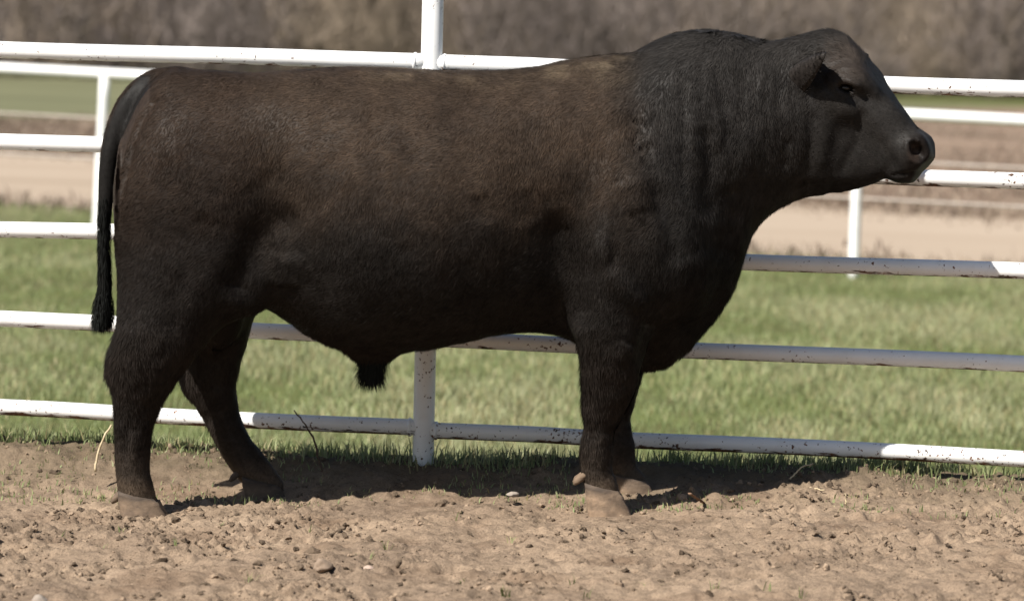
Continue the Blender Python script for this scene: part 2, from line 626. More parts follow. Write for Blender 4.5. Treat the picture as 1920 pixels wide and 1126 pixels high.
def grass():
    # the pasture beyond the bank
    n = 390000
    u = rng.random(n)
    y = 13.3 + 26.6 * u ** 1.15
    x = (rng.random(n) * 2 - 1) * (0.165 * y + 1.6)
    d = y - fence_y(x) - 0.10
    z = np.where(d < 1.3, np.maximum(dirt_height(x, y), FIELD_Z) - 0.01, FIELD_Z)
    edge = lerp_line(x, *L1) + (fbm(col3(x * 0.9, x * 0 + 4), 3, 5) - .5) * 1.0
    patch = fbm(col3(x * 1.3, y * 0.55), 4, 15)
    pt = np.clip((patch - 0.28) / 0.44, 0, 1)
    keep = (y < edge + rng.normal(0, 0.25, n)) & (rng.random(n) < 0.45 + 0.55 * sstep(0.3, 0.5, patch))
    x, y, z, pt = x[keep], y[keep], z[keep], pt[keep]
    m_ = len(x)
    h = (0.035 + 0.05 * rng.random(m_)) * (0.8 + 0.4 * pt)
    w = 0.003 + 0.0035 * rng.random(m_)
    o = blades('pasture_grass', np.stack([x, y, z], 1), h, w, 0.15 + 0.75 * rng.random(m_), grass_cols(m_, pt, 0.2), MAT['blade'])
    tag(o, 'short green pasture grass beyond the white pipe fence', 'grass', kind='stuff')
    # denser, taller grass along the bank under the fence
    n = 40000
    x = (rng.random(n) * 2 - 1) * 2.9
    off = rng.normal(0.22, 0.2, n)
    y = fence_y(x) + off
    pn = fbm(col3(x * 3.2, y * 3.2), 3, 25)
    dn = fbm(col3(x * 1.7 + 9, y * 1.2), 3, 27)
    keep = (rng.random(n) < sstep(-0.2, 0.15, off + (pn - 0.5) * 0.8) * (0.12 + 0.88 * sstep(.38, .58, dn + (pn - .5) * .5))) & (off < 0.75)
    # thin fringe creeping onto the dirt
    k2 = 5200
    x2 = (rng.random(k2) * 2 - 1) * 2.7
    o2 = -0.05 - 0.62 * rng.random(k2)
    y2 = fence_y(x2) + o2
    pn2 = fbm(col3(x2 * 4.5, y2 * 4.5), 3, 35)
    kk = rng.random(k2) < sstep(0.5, 0.64, pn2 + 0.12 * (1 + o2))
    x = np.concatenate([x[keep], x2[kk]]); y = np.concatenate([y[keep], y2[kk]])
    short = np.concatenate([np.zeros(keep.sum()), np.ones(kk.sum())])
    m_ = len(x)
    z = dirt_height(x, y) - 0.006
    h = np.where(short > 0, 0.012 + 0.025 * rng.random(m_), (0.018 + 0.06 * rng.random(m_) ** 2) * (0.6 + 0.9 * fbm(col3(x * 2.6, y * 2.6), 2, 47)))
    w = 0.0028 + 0.003 * rng.random(m_)
    pt = np.clip(fbm(col3(x * 2, y * 2), 3, 45), 0, 1) * 0.75
    o = blades('bank_grass', np.stack([x, y, z], 1), h, w, 0.1 + 0.7 * rng.random(m_), grass_cols(m_, pt, 0.22), MAT['blade'])
    tag(o, 'ragged green grass edge growing along the foot of the near fence', 'grass', kind='stuff')


grass()


def dry_weeds():
    n = 60000
    x = rng.uniform(-13, 13, n)
    t = rng.random(n)
    y = lerp_line(x, 51.2, 43.7) - 1.5 + (lerp_line(x, *L3) - lerp_line(x, 51.2, 43.7) + 4) * t ** 1.2
    pn = fbm(col3(x * 0.5, y * 0.22), 4, 85)
    k = rng.random(n) < sstep(0.36, 0.6, pn)
    # a fringe on both sides of the road
    m_ = 9000
    x2 = rng.uniform(-12, 12, m_)
    y2 = np.where(rng.random(m_) < .5, lerp_line(x2, *L1) + rng.normal(0, .7, m_), lerp_line(x2, *L2) + rng.normal(0, 1.3, m_))
    x, y = np.concatenate([x[k], x2]), np.concatenate([y[k], y2])
    n = len(x)
    pal = np.array([[0.3, 0.235, 0.18], [0.24, 0.18, 0.135], [0.36, 0.29, 0.215], [0.2, 0.15, 0.115]])
    c = pal[rng.integers(0, 4, n)] * (0.85 + 0.3 * rng.random((n, 1)))
    o = blades('dry_weeds', np.stack([x, y, np.full(n, FIELD_Z)], 1), 0.05 + 0.16 * rng.random(n) ** 2, 0.014 + 0.02 * rng.random(n), 0.3 + 0.7 * rng.random(n), c, MAT['blade'])
    tag(o, 'dry brown weeds scattered over the bare field beyond the road', 'weeds', kind='stuff')


dry_weeds()


# ------------------------------------------------------------------ near fence
FN = np.array([0.117, 1.0, 0.0]); FN /= np.linalg.norm(FN)
FP0 = np.array([0.0, fence_y(0.0), 0.0])


def fp(px, py):
    return at_plane(px, py, FP0, FN)


def spline_pts(pts, n):
    pts = np.asarray(pts, float)
    s = np.concatenate([[0], np.cumsum(np.linalg.norm(np.diff(pts, axis=0), axis=1))])
    q = np.linspace(0, s[-1], n)
    return np.stack([np.interp(q, s, pts[:, k]) for k in range(pts.shape[1])], 1)


def near_fence():
    root = empty('pipe_fence', tuple(fp(795, 862)))
    tag(root, 'white painted steel pipe fence with five rails and rust stains, behind the bull', 'fence')
    M = Matrix.Translation(-root.location)

    def part(name, path, r, mat, seg=20, wob=0.0):
        V, F = tube(np.asarray(path) - np.array(root.location), r, seg)
        o = mesh_from(name, V, F, mat, root)
        return o
    post_top = fp(815, -150); post_bot = fp(794, 862) - np.array([0, 0, .12])
    part('post', np.linspace(post_bot, post_top, 24), 0.0365, MAT['paint_mid'], 28)
    lefts = [[(0, 92), (320, 102), (640, 112), (800, 116.5)], [(0, 264), (194, 271), (800, 292)], [(0, 430), (190, 435), (800, 458)],
             [(0, 598), (100, 603), (470, 619), (800, 633)], [(0, 764), (100, 768), (294, 778), (620, 794), (790, 801)]]
    rights = [[(812, 117.5), (991, 124), (1400, 147), (1672, 158), (1920, 166)], [(806, 292), (1745, 333), (1920, 340)], [(803, 461), (1398, 490), (1920, 509)],
              [(800, 634), (980, 642), (1299, 656), (1420, 661), (1920, 683)], [(796, 806), (1000, 813), (1192, 825), (1420, 835), (1920, 860)]]
    ext = 1.25
    ends = {-1: [], 1: []}
    for rows, s in ((lefts, -1), (rights, 1)):
        for k, row in enumerate(rows):
            P = [fp(*q) for q in row]
            if s < 0:
                P = [P[0] + (P[0] - P[1]) / np.linalg.norm(P[0] - P[1]) * ext] + P
            else:
                P = P + [P[-1] + (P[-1] - P[-2]) / np.linalg.norm(P[-1] - P[-2]) * ext]
            P = spline_pts(P, 60)
            # small kinks of a hand-welded rail
            q = np.linspace(0, 1, 60)
            P[:, 2] += 0.003 * np.sin(q * 9 + k) * np.sin(q * math.pi)
            part('rail', P, 0.0278 if k else 0.0287, MAT['paint_rusty'] if k == 4 else MAT['paint_mid'] if k == 3 or s > 0 else MAT['paint'])
            ends[s].append(P[0] if s < 0 else P[-1])
            # weld bead round the joint
            j = P[-1] if s < 0 else P[0]
            t = (P[-2] - P[-1]) if s < 0 else (P[1] - P[0])
            t = t / np.linalg.norm(t)
            jj = j + t * 0.034
            part('weld', [jj, jj + t * 0.004, jj + t * 0.009, jj + t * 0.012], [0.0305, 0.0325, 0.0315, 0.0285], MAT['paint_rusty'], 16)
    for s in (-1, 1):
        c = np.mean(ends[s], axis=0)
        part('post', np.linspace((c[0], c[1], -0.15), (c[0], c[1], 1.75), 8), 0.0365, MAT['paint_mid'], 24)


near_fence()


# ------------------------------------------------------------------ far fence
def far_fence():
    a = at_ground(1600, 521, FIELD_Z)
    b0 = at_ground(181, 441, FIELD_Z)
    n = np.array([-(b0 - a)[1], (b0 - a)[0], 0]); n /= np.linalg.norm(n)

    def ff(px, py):
        return at_plane(px, py, a, n)
    root = empty('paddock_fence', tuple(a))
    tag(root, 'distant white pipe fence with cables along the tan dirt road', 'fence')
    loc = np.array(root.location)
    d = (b0 - a) / np.linalg.norm(b0 - a)
    L = np.linalg.norm(b0 - a)

    def part(name, path, r, mat, seg=12):
        V, F = tube(np.asarray(path) - loc, r, seg)
        return mesh_from(name, V, F, mat, root)
    tl, tr = ff(0, 128), ff(1920, 226)
    tl2 = tl + (tl - tr) * 1.0; tr2 = tr + (tr - tl) * 1.0
    part('rail', spline_pts([tl2, tr2], 30), 0.045, MAT['paint'])
    tops = {0: ff(1611, 212), 1: ff(197, 139)}
    for k, (base, top) in enumerate(((a, tops[0]), (b0, tops[1]))):
        part('post', np.linspace(base - np.array([0, 0, .1]), top, 8), 0.045, MAT['paint'], 16)
    for k in (-1, 2):
        base = a + d * L * k
        part('post', np.linspace(base - np.array([0, 0, .1]), base + np.array([0, 0, 1.36]), 4), 0.045, MAT['paint'], 12)
    for (yl, yr) in ((212, 315), (288, 388)):
        for dz in (0,):
            p0, p1 = ff(0, yl), ff(1920, yr)
            e0 = p0 + (p0 - p1); e1 = p1 + (p1 - p0)
            part('cable', spline_pts([e0 + (0, 0, dz), e1 + (0, 0, dz)], 12), 0.012, MAT['wire'], 6)


far_fence()

# ------------------------------------------------------------------ the bull
def to_world(L):
    return BO + L[:, :1] * EU + L[:, 1:2] * EV + L[:, 2:3] * EZ


RT = R3.T


def project(L):
    p = to_world(L) - np.array([0, 0, CAMZ])
    c = p @ R3
    return np.stack([W / 2 + FPX * c[:, 0] / -c[:, 2], H / 2 - FPX * c[:, 1] / -c[:, 2]], 1)


def rpx(hw, v=0.0):
    return hw * (12.4 - v) / FPX


VS = 0.009
U0, U1, V0, V1, Z0, Z1 = -1.04, 2.06, -0.56, 0.56, -0.03, 1.74
ug = np.arange(U0, U1, VS); vg = np.arange(V0, V1, VS); zg = np.arange(Z0, Z1, VS)
FLD = np.full((len(ug), len(vg), len(zg)), 1.0, dtype=np.float32)


def block(lo, hi):
    s = []
    for g, a, b_ in zip((ug, vg, zg), lo, hi):
        i0 = max(0, np.searchsorted(g, a)); i1 = min(len(g), np.searchsorted(g, b_))
        s.append(slice(i0, max(i1, i0 + 1)))
    A, B, C = ug[s[0]].astype(np.float32), vg[s[1]].astype(np.float32), zg[s[2]].astype(np.float32)
    return tuple(s), A[:, None, None], B[None, :, None], C[None, None, :]


def smin(a, b_, k):
    h = np.maximum(k - np.abs(a - b_), 0) / k
    return np.minimum(a, b_) - h * h * k * 0.25


def smax(a, b_, k):
    return -smin(-a, -b_, k)


def add(s, f, k):
    FLD[s] = smin(FLD[s], f, k)


def cone_chain(J, k, vs=1.0):
    """J: list of (u,v,z,r)"""
    J0 = np.array([np.asarray(j, float) for j in J])
    q = np.arange(len(J0))
    qq = np.linspace(0, len(J0) - 1, 4 * (len(J0) - 1) + 1)
    J = np.stack([smooth_interp(qq, q, J0[:, c]) for c in range(4)], 1).astype(np.float32)
    allp = J
    m_ = allp[:, 3].max() + 0.1
    s, A, B, C = block(allp[:, :3].min(0) - m_, allp[:, :3].max(0) + m_)
    f = None
    for a, b_ in zip(J[:-1], J[1:]):
        d = (b_ - a)[:3].copy(); d[1] *= vs
        L2 = float(d @ d) + 1e-9
        pu, pv, pz = A - a[0], (B - a[1]) * vs, C - a[2]
        t = np.clip((pu * d[0] + pv * d[1] + pz * d[2]) / L2, 0, 1)
        q = np.sqrt((pu - t * d[0]) ** 2 + (pv - t * d[1]) ** 2 + (pz - t * d[2]) ** 2) - (a[3] + t * (b_[3] - a[3]))
        f = q if f is None else np.minimum(f, q)
    add(s, f, k)


def ellipsoid(c, r, k, rot=0.0, sub=False):
    """rot: tilt in the u-z plane"""
    m_ = max(r) + 0.12
    s, A, B, C = block(np.array(c) - m_, np.array(c) + m_)
    pu, pv, pz = A - c[0], B - c[1], C - c[2]
    cu, su = math.cos(rot), math.sin(rot)
    qu = cu * pu + su * pz
    qz = -su * pu + cu * pz
    k0 = np.sqrt((qu / r[0]) ** 2 + (pv / r[1]) ** 2 + (qz / r[2]) ** 2)
    k1 = np.sqrt((qu / r[0] ** 2) ** 2 + (pv / r[1] ** 2) ** 2 + (qz / r[2] ** 2) ** 2) + 1e-6
    f = k0 * (k0 - 1.0) / k1
    if sub:
        FLD[s] = smax(FLD[s], -f, k)
    else:
        add(s, f, k)


def pair(px, py, v, r, k, rot=0.0):
    c = T(px, py, v)
    ellipsoid(c, r, k, rot)
    ellipsoid((c[0], -v, c[2]), r, k, rot)


def smooth_interp(q, x, y):
    """monotone-ish cubic (Catmull-Rom/PCHIP) interpolation"""
    x = np.asarray(x, float); y = np.asarray(y, float)
    h = np.diff(x); dl = np.diff(y) / h
    m_ = np.zeros_like(y)
    m_[1:-1] = np.where(dl[:-1] * dl[1:] > 0, 2 * dl[:-1] * dl[1:] / (dl[:-1] + dl[1:] + 1e-12), 0)
    m_[0], m_[-1] = dl[0], dl[-1]
    i = np.clip(np.searchsorted(x, q) - 1, 0, len(h) - 1)
    t = np.clip((q - x[i]) / h[i], 0, 1)
    t2, t3 = t * t, t ** 3
    return (2 * t3 - 3 * t2 + 1) * y[i] + (t3 - 2 * t2 + t) * h[i] * m_[i] + (-2 * t3 + 3 * t2) * y[i + 1] + (t3 - t2) * h[i] * m_[i + 1]


def loft_field(S, VV, TT, s_top, t_top, s_bot, t_bot, s_w, w, c, n_up, n_lo, vc=None):
    """implicit loft: S along, VV sideways, TT up (broadcastable arrays)"""
    sq = np.asarray(S).ravel()
    shape = S.shape
    ev = lambda a, b_: smooth_interp(sq, a, b_).reshape(shape)
    zt = ev(s_top, t_top); zb = ev(s_bot, t_bot)
    ww = ev(s_w, w); cc = ev(s_w, c); nu = ev(s_w, n_up); nl = ev(s_w, n_lo)
    zc = zb + cc * (zt - zb)
    a = np.where(TT > zc, (TT - zc) / np.maximum(zt - zc, 1e-3), (zc - TT) / np.maximum(zc - zb, 1e-3))
    n = np.where(TT > zc, nu, nl)
    off = 0 if vc is None else ev(s_w, vc)
    b_ = np.abs(VV - off) / np.maximum(ww, 1e-3)
    a = np.maximum(a, 1e-4); b_ = np.maximum(b_, 1e-4)
    r = (a ** n + b_ ** n) ** (1 / n)
    return (r - 1).astype(np.float32)


def normalise(f, lo=0.8, d=VS):
    g = np.gradient(f, d)
    gm = np.sqrt(g[0] ** 2 + g[1] ** 2 + g[2] ** 2)
    return f / np.maximum(gm, lo)


def build_bull_field():
    top = [(226, 352), (233, 272), (248, 212), (270, 169), (298, 141), (330, 128), (400, 132), (460, 136), (540, 132), (600, 128), (700, 126), (800, 131),
           (900, 132), (1000, 126), (1060, 113), (1130, 104), (1185, 98), (1225, 78), (1270, 61), (1310, 56), (1350, 58), (1400, 68), (1440, 80), (1475, 88), (1510, 100), (1545, 125)]
    bot = [(226, 372), (233, 470), (249, 545), (276, 590), (330, 612), (400, 608), (440, 592), (470, 566), (500, 578), (540, 602), (580, 626), (620, 645),
           (660, 657), (700, 661), (760, 658), (820, 650), (880, 638), (940, 626), (1000, 622), (1060, 632), (1110, 660), (1160, 684), (1205, 696), (1250, 687),
           (1290, 657), (1330, 611), (1360, 570), (1383, 522), (1395, 482), (1410, 440), (1440, 402), (1480, 371), (1520, 345), (1550, 310)]
    wt = [  # px, halfwidth, centre fraction, n_up, n_lo, sideways bend
        (225, .10, .5, 2.0, 2.0, 0), (233, .18, .5, 2.1, 2.0, 0), (250, .23, .52, 2.2, 2.0, 0), (276, .27, .55, 2.3, 2.0, 0), (330, .305, .58, 2.4, 2.0, 0), (420, .312, .6, 2.5, 2.0, 0),
        (500, .325, .58, 2.5, 1.95, 0), (600, .39, .5, 2.35, 2.05, 0), (700, .42, .46, 2.25, 2.1, 0), (800, .42, .45, 2.2, 2.1, 0), (900, .395, .46, 2.15, 2.05, 0),
        (1000, .355, .48, 2.15, 2.0, 0), (1100, .33, .5, 2.1, 1.9, 0), (1200, .325, .5, 2.0, 1.75, 0), (1270, .30, .52, 2.0, 1.6, .005), (1330, .265, .55, 2.0, 1.6, .015),
        (1400, .22, .55, 2.0, 1.75, .035), (1450, .19, .52, 2.0, 1.9, .05), (1500, .165, .5, 2.0, 2.0, .065), (1550, .12, .5, 2.0, 2.0, .08)]
    tp = np.array([T(*p) for p in top]); bp = np.array([T(*p) for p in bot])
    wp = np.array([T(p[0], 330)[0] for p in wt]); wa = np.array([p[1:] for p in wt])
    tp = tp[np.argsort(tp[:, 0])]; bp = bp[np.argsort(bp[:, 0])]
    s, A, B, C = block((U0, V0, Z0), (U1, V1, Z1))
    f = loft_field(A, B, C, tp[:, 0], tp[:, 2], bp[:, 0], bp[:, 2], wp, wa[:, 0], wa[:, 1], wa[:, 2], wa[:, 3], wa[:, 4])
    ulo, uhi = T(225, 360)[0], T(1535, 200)[0]
    f = np.clip(f, -1, 1.2)
    f = normalise(f, 1.2)
    f = np.maximum(f, np.maximum(ulo - A, A - uhi))
    FLD[s] = np.minimum(FLD[s], f)
    # haunch, stifle, shoulder, forearm masses
    pair(372, 400, .185, (.235, .135, .30), .12, 0.15)
    pair(318, 520, .17, (.125, .115, .22), .09, -.1)
    pair(435, 500, .205, (.10, .105, .165), .09, 0.5)
    pair(1165, 440, .235, (.13, .11, .26), .12, -0.25)
    pair(1255, 480, .205, (.12, .115, .18), .12, 0.1)
    pair(1140, 575, .215, (.10, .10, .14), .08)
    # legs
    def leg(J, k=.07, vs=1.1):
        cone_chain([(*T(px, py, v), rpx(hw, v)) for px, py, hw, v in J], k, vs)
    leg([(1160, 540, 74, .225), (1150, 620, 64, .215), (1145, 690, 56, .205), (1137, 738, 46, .195), (1128, 772, 37, .192), (1123, 805, 27.5, .19), (1117, 846, 31, .19), (1119, 884, 29, .19), (1128, 912, 30, .19), (1136, 935, 27, .19)])
    leg([(1165, 560, 70, -.2), (1160, 640, 56, -.2), (1156, 695, 50, -.2), (1150, 740, 43, -.2), (1150, 775, 33, -.2), (1158, 805, 27, -.2), (1161, 846, 30, -.2), (1166, 882, 29, -.2), (1182, 905, 30, -.2), (1194, 920, 26, -.2)])
    leg([(355, 520, 100, .175), (312, 600, 84, .19), (278, 668, 72, .20), (264, 712, 58, .2), (256, 752, 46, .2), (250, 800, 37, .2), (248, 850, 33, .2), (249, 885, 32, .2), (254, 912, 33, .2), (264, 935, 29, .2)])
    leg([(400, 520, 85, -.2), (402, 610, 68, -.21), (395, 665, 58, -.22), (394, 705, 51, -.22), (404, 745, 41, -.22), (416, 780, 34, -.22), (438, 830, 31, -.22), (464, 866, 33, -.22), (486, 893, 32, -.22), (505, 912, 27, -.22)])
    # rear points of the hocks
    for (px, py, v) in ((226, 690, .2), (364, 712, -.22)):
        c = T(px, py, v); ellipsoid(c, (.038, .034, .05), .05)
    # scrotum between the thighs, sheath under the belly
    c = T(412, 605, -.04); ellipsoid(c, (.065, .075, .085), .08)
    a, b_, c2 = T(700, 640), T(696, 686), T(694, 700)
    cone_chain([(*a, .075), (a[0] - .002, 0, (a[2] + b_[2]) / 2, .055), (*b_, .030), (*c2, .020)], .06, 1.1)
    # tail: root lies over the rump, then hangs clear
    tj = [(335, 154, 27, .0), (300, 154, 26, .01), (275, 165, 25.5, .02), (255, 182, 25, .03), (238, 205, 24, .035), (225, 232, 22.5, .04), (214, 262, 20.5, .045), (206, 295, 18, .05), (201, 330, 16, .05), (198, 375, 14, .05), (196, 420, 11, .05)]
    cone_chain([(*T(px, py, v), rpx(hw)) for px, py, hw, v in tj], .022, 1.05)


HA = math.radians(-20)                      # heading of the head, turned a little to the camera
HU = np.array([math.cos(HA), math.sin(HA), 0])
HV = np.array([math.sin(HA), -math.cos(HA), 0])
HP = to_world(np.array([[T(1490, 200)[0], .06, T(1490, 200)[2]]]))[0]     # neck end of the head
TILT = math.radians(-33)
_e_s = np.array([math.cos(TILT), math.sin(TILT)])
_e_t = np.array([-math.sin(TILT), math.cos(TILT)])


def TH(px, py, v=0.0):
    """pixel -> head frame (s along the face, v sideways, t up)"""
    p = at_plane(px, py, HP + HV * v, HV) - HP
    a, z = p @ HU, p[2]
    return np.array([a * _e_s[0] + z * _e_s[1], v, a * _e_t[0] + z * _e_t[1]])


def head_to_local(Q):
    Q = np.atleast_2d(Q)
    a = Q[:, 0] * _e_s[0] + Q[:, 2] * _e_t[0]
    z = Q[:, 0] * _e_s[1] + Q[:, 2] * _e_t[1]
    w = HP + a[:, None] * HU + Q[:, 1:2] * HV + z[:, None] * EZ
    q = w - BO
    return np.stack([q @ EU, q @ EV, q[:, 2]], 1)


def build_head_field():
    lo = head_to_local(TH(1440, 200))[0]
    s, A, B, C = block((T(1420, 200)[0], V0, 0.85), (U1, V1, Z1))
    # world -> head frame
    hp = HP - BO
    hpu, hpv = hp @ EU, hp @ EV
    dU, dV = A - hpu, B - hpv
    ca = HU @ EU; sa = HU @ EV
    cb = HV @ EU; sb = HV @ EV
    a = dU * ca + dV * sa
    v = dU * cb + dV * sb
    z = C - hp[2]
    S = a * _e_s[0] + z * _e_s[1]
    TT = a * _e_t[0] + z * _e_t[1]
    v = v + np.zeros_like(S)
    top = [(1432, 104), (1455, 97), (1480, 82), (1502, 69), (1530, 59), (1560, 55), (1586, 66), (1609, 91), (1631, 123), (1653, 156), (1673, 182), (1694, 208), (1716, 236), (1735, 254), (1746, 272), (1750, 290)]
    bot = [(1430, 300), (1480, 348), (1520, 356), (1556, 361), (1600, 355), (1640, 344), (1662, 333), (1690, 338), (1716, 334), (1736, 322), (1746, 306), (1750, 296)]
    tp = np.array([TH(*p) for p in top]); bp = np.array([TH(*p) for p in bot])
    tp = tp[np.argsort(tp[:, 0])]; bp = bp[np.argsort(bp[:, 0])]
    sr = [TH(1480, 190)[0], TH(1520, 205)[0], TH(1560, 200)[0], TH(1590, 210)[0], TH(1620, 225)[0], TH(1650, 240)[0], TH(1690, 265)[0], TH(1715, 280)[0], TH(1735, 288)[0], TH(1746, 290)[0], TH(1751, 292)[0]]
    ww = [.10, .115, .128, .128, .108, .09, .080, .078, .073, .060, .03]
    cc = [.6, .66, .72, .76, .77, .73, .62, .54, .5, .5, .5]
    nu = [2.2, 2.5, 3.6, 4.8, 5.0, 3.8, 2.7, 2.3, 2.1, 2.0, 2.0]
    nl = [1.9, 1.5, 1.2, 1.12, 1.12, 1.22, 1.6, 2.0, 2.1, 2.0, 2.0]
    f = loft_field(S, v, TT, tp[:, 0], tp[:, 2], bp[:, 0], bp[:, 2], sr, ww, cc, nu, nl)
    f = np.clip(f, -1, 1.2)
    f = normalise(f, 2.5)
    f = np.maximum(f, S - TH(1752, 293)[0])
    f = np.maximum(f, TH(1438, 100)[0] - S)
    add(s, f.astype(np.float32), .085)

    def hell(px, py, v_, r, k, rot=0.0, sub=False):
        c = head_to_local(TH(px, py, v_))[0]
        ellipsoid(c, r, k, rot, sub)
    for sg in (1, -1):
        q = TH(1592, 150, .105); q[1] *= sg
        ellipsoid(head_to_local(q)[0], (.052, .036, .04), .04, -0.5)      # brow over the eye
        q = TH(1575, 190, .112); q[1] *= sg
        ellipsoid(head_to_local(q)[0], (.06, .026, .03), .05, -0.6)       # cheekbone
        q = TH(1560, 285, .05); q[1] *= sg
        ellipsoid(head_to_local(q)[0], (.085, .03, .085), .07, 0.2)       # jowl
        q = TH(1716, 277, .058); q[1] *= sg
        ellipsoid(head_to_local(q)[0], (.030, .022, .034), .05)            # nostril wing
        q = TH(1722, 284, .09); q[1] *= sg
        ellipsoid(head_to_local(q)[0], (.024, .048, .033), .012, 0.75, True)
        q = TH(1713, 272, .095); q[1] *= sg
        ellipsoid(head_to_local(q)[0], (.018, .03, .010), .01, 0.5, True)
        q = TH(1586, 164, .131); q[1] *= sg
        ellipsoid(head_to_local(q)[0], (.026, .022, .014), .012, -0.35, True)   # eye socket
        q = TH(1505, 148, .10); q[1] *= sg
        ellipsoid(head_to_local(q)[0], (.05, .04, .045), .05)             # ear root
    hell(1690, 326, 0, (.045, .05, .022), .03, -0.1)                      # chin


def surface_nets(f, org, vs):
    nx, ny, nz = f.shape
    sgn = f < 0
    c = sgn[:-1, :-1, :-1].astype(np.int8)
    tot = np.zeros_like(c)
    offs = [(a, b_, c_) for a in (0, 1) for b_ in (0, 1) for c_ in (0, 1)]
    for a, b_, c_ in offs:
        tot += sgn[a:nx - 1 + a, b_:ny - 1 + b_, c_:nz - 1 + c_]
    act = (tot > 0) & (tot < 8)
    ii = np.argwhere(act)
    vid = np.full(act.shape, -1, dtype=np.int64)
    vid[act] = np.arange(len(ii))
    acc = np.zeros((len(ii), 3)); cnt = np.zeros(len(ii))
    val = {o: f[ii[:, 0] + o[0], ii[:, 1] + o[1], ii[:, 2] + o[2]].astype(float) for o in offs}
    for o1 in offs:
        for ax in range(3):
            if o1[ax] == 0:
                o2 = list(o1); o2[ax] = 1; o2 = tuple(o2)
                a, b_ = val[o1], val[o2]
                m_ = (a < 0) != (b_ < 0)
                t = np.where(m_, a / np.where(m_, a - b_, 1), 0)
                p = np.tile(np.array(o1, float), (len(ii), 1)); p[:, ax] = t
                acc += p * m_[:, None]; cnt += m_
    P = org + (ii + acc / cnt[:, None]) * vs
    faces = []
    for ax in range(3):
        s1 = [slice(None)] * 3; s2 = [slice(None)] * 3
        s1[ax] = slice(0, -1); s2[ax] = slice(1, None)
        ch = sgn[tuple(s1)] != sgn[tuple(s2)]
        e = np.argwhere(ch)
        o1, o2 = [(1, 2), (2, 0), (0, 1)][ax]
        ok = (e[:, o1] > 0) & (e[:, o2] > 0) & (e[:, o1] < act.shape[o1]) & (e[:, o2] < act.shape[o2])
        e = e[ok]

        def g(d1, d2):
            q = e.copy(); q[:, o1] -= d1; q[:, o2] -= d2
            return vid[q[:, 0], q[:, 1], q[:, 2]]
        quad = np.stack([g(1, 1), g(0, 1), g(0, 0), g(1, 0)], 1)
        ins = sgn[e[:, 0], e[:, 1], e[:, 2]]
        quad[~ins] = quad[~ins][:, ::-1]
        faces.append(quad)
    return P, np.concatenate(faces)


def vert_normals(P, F):
    n = np.cross(P[F[:, 2]] - P[F[:, 0]], P[F[:, 3]] - P[F[:, 1]])
    N = np.zeros_like(P)
    for k in range(4):
        for a in range(3):
            N[:, a] += np.bincount(F[:, k], n[:, a], len(P))
    return N / (np.linalg.norm(N, axis=1)[:, None] + 1e-12)


def smooth_mesh(P, F, it, lam=0.5, mu=-0.52):
    e = np.concatenate([F[:, [0, 1]], F[:, [1, 2]], F[:, [2, 3]], F[:, [3, 0]]])
    deg = np.bincount(e[:, 0], minlength=len(P)) + np.bincount(e[:, 1], minlength=len(P))
    for k in range(it):
        for l in (lam, mu):
            A = np.zeros_like(P)
            for a in range(3):
                A[:, a] = np.bincount(e[:, 0], P[e[:, 1], a], len(P)) + np.bincount(e[:, 1], P[e[:, 0], a], len(P))
            P = P + l * (A / deg[:, None] - P)
    return P


def seg_dist(Q, pts):
    """distance of 2-D points to a polyline, and the share of its length there"""
    best = np.full(len(Q), 1e9); par = np.zeros(len(Q))
    pts = np.asarray(pts, float)
    n = len(pts) - 1
    for i in range(n):
        a, d = pts[i], pts[i + 1] - pts[i]
        t = np.clip(((Q - a) @ d) / (d @ d), 0, 1)
        r = np.linalg.norm(Q - a - t[:, None] * d, axis=1)
        m_ = r < best
        best[m_] = r[m_]; par[m_] = (i + t[m_]) / n
    return best, par


build_bull_field()
build_head_field()
BP, BF = surface_nets(FLD, np.array([ug[0], vg[0], zg[0]]), VS)
BP = smooth_mesh(BP, BF, 5)
BN = vert_normals(BP, BF)


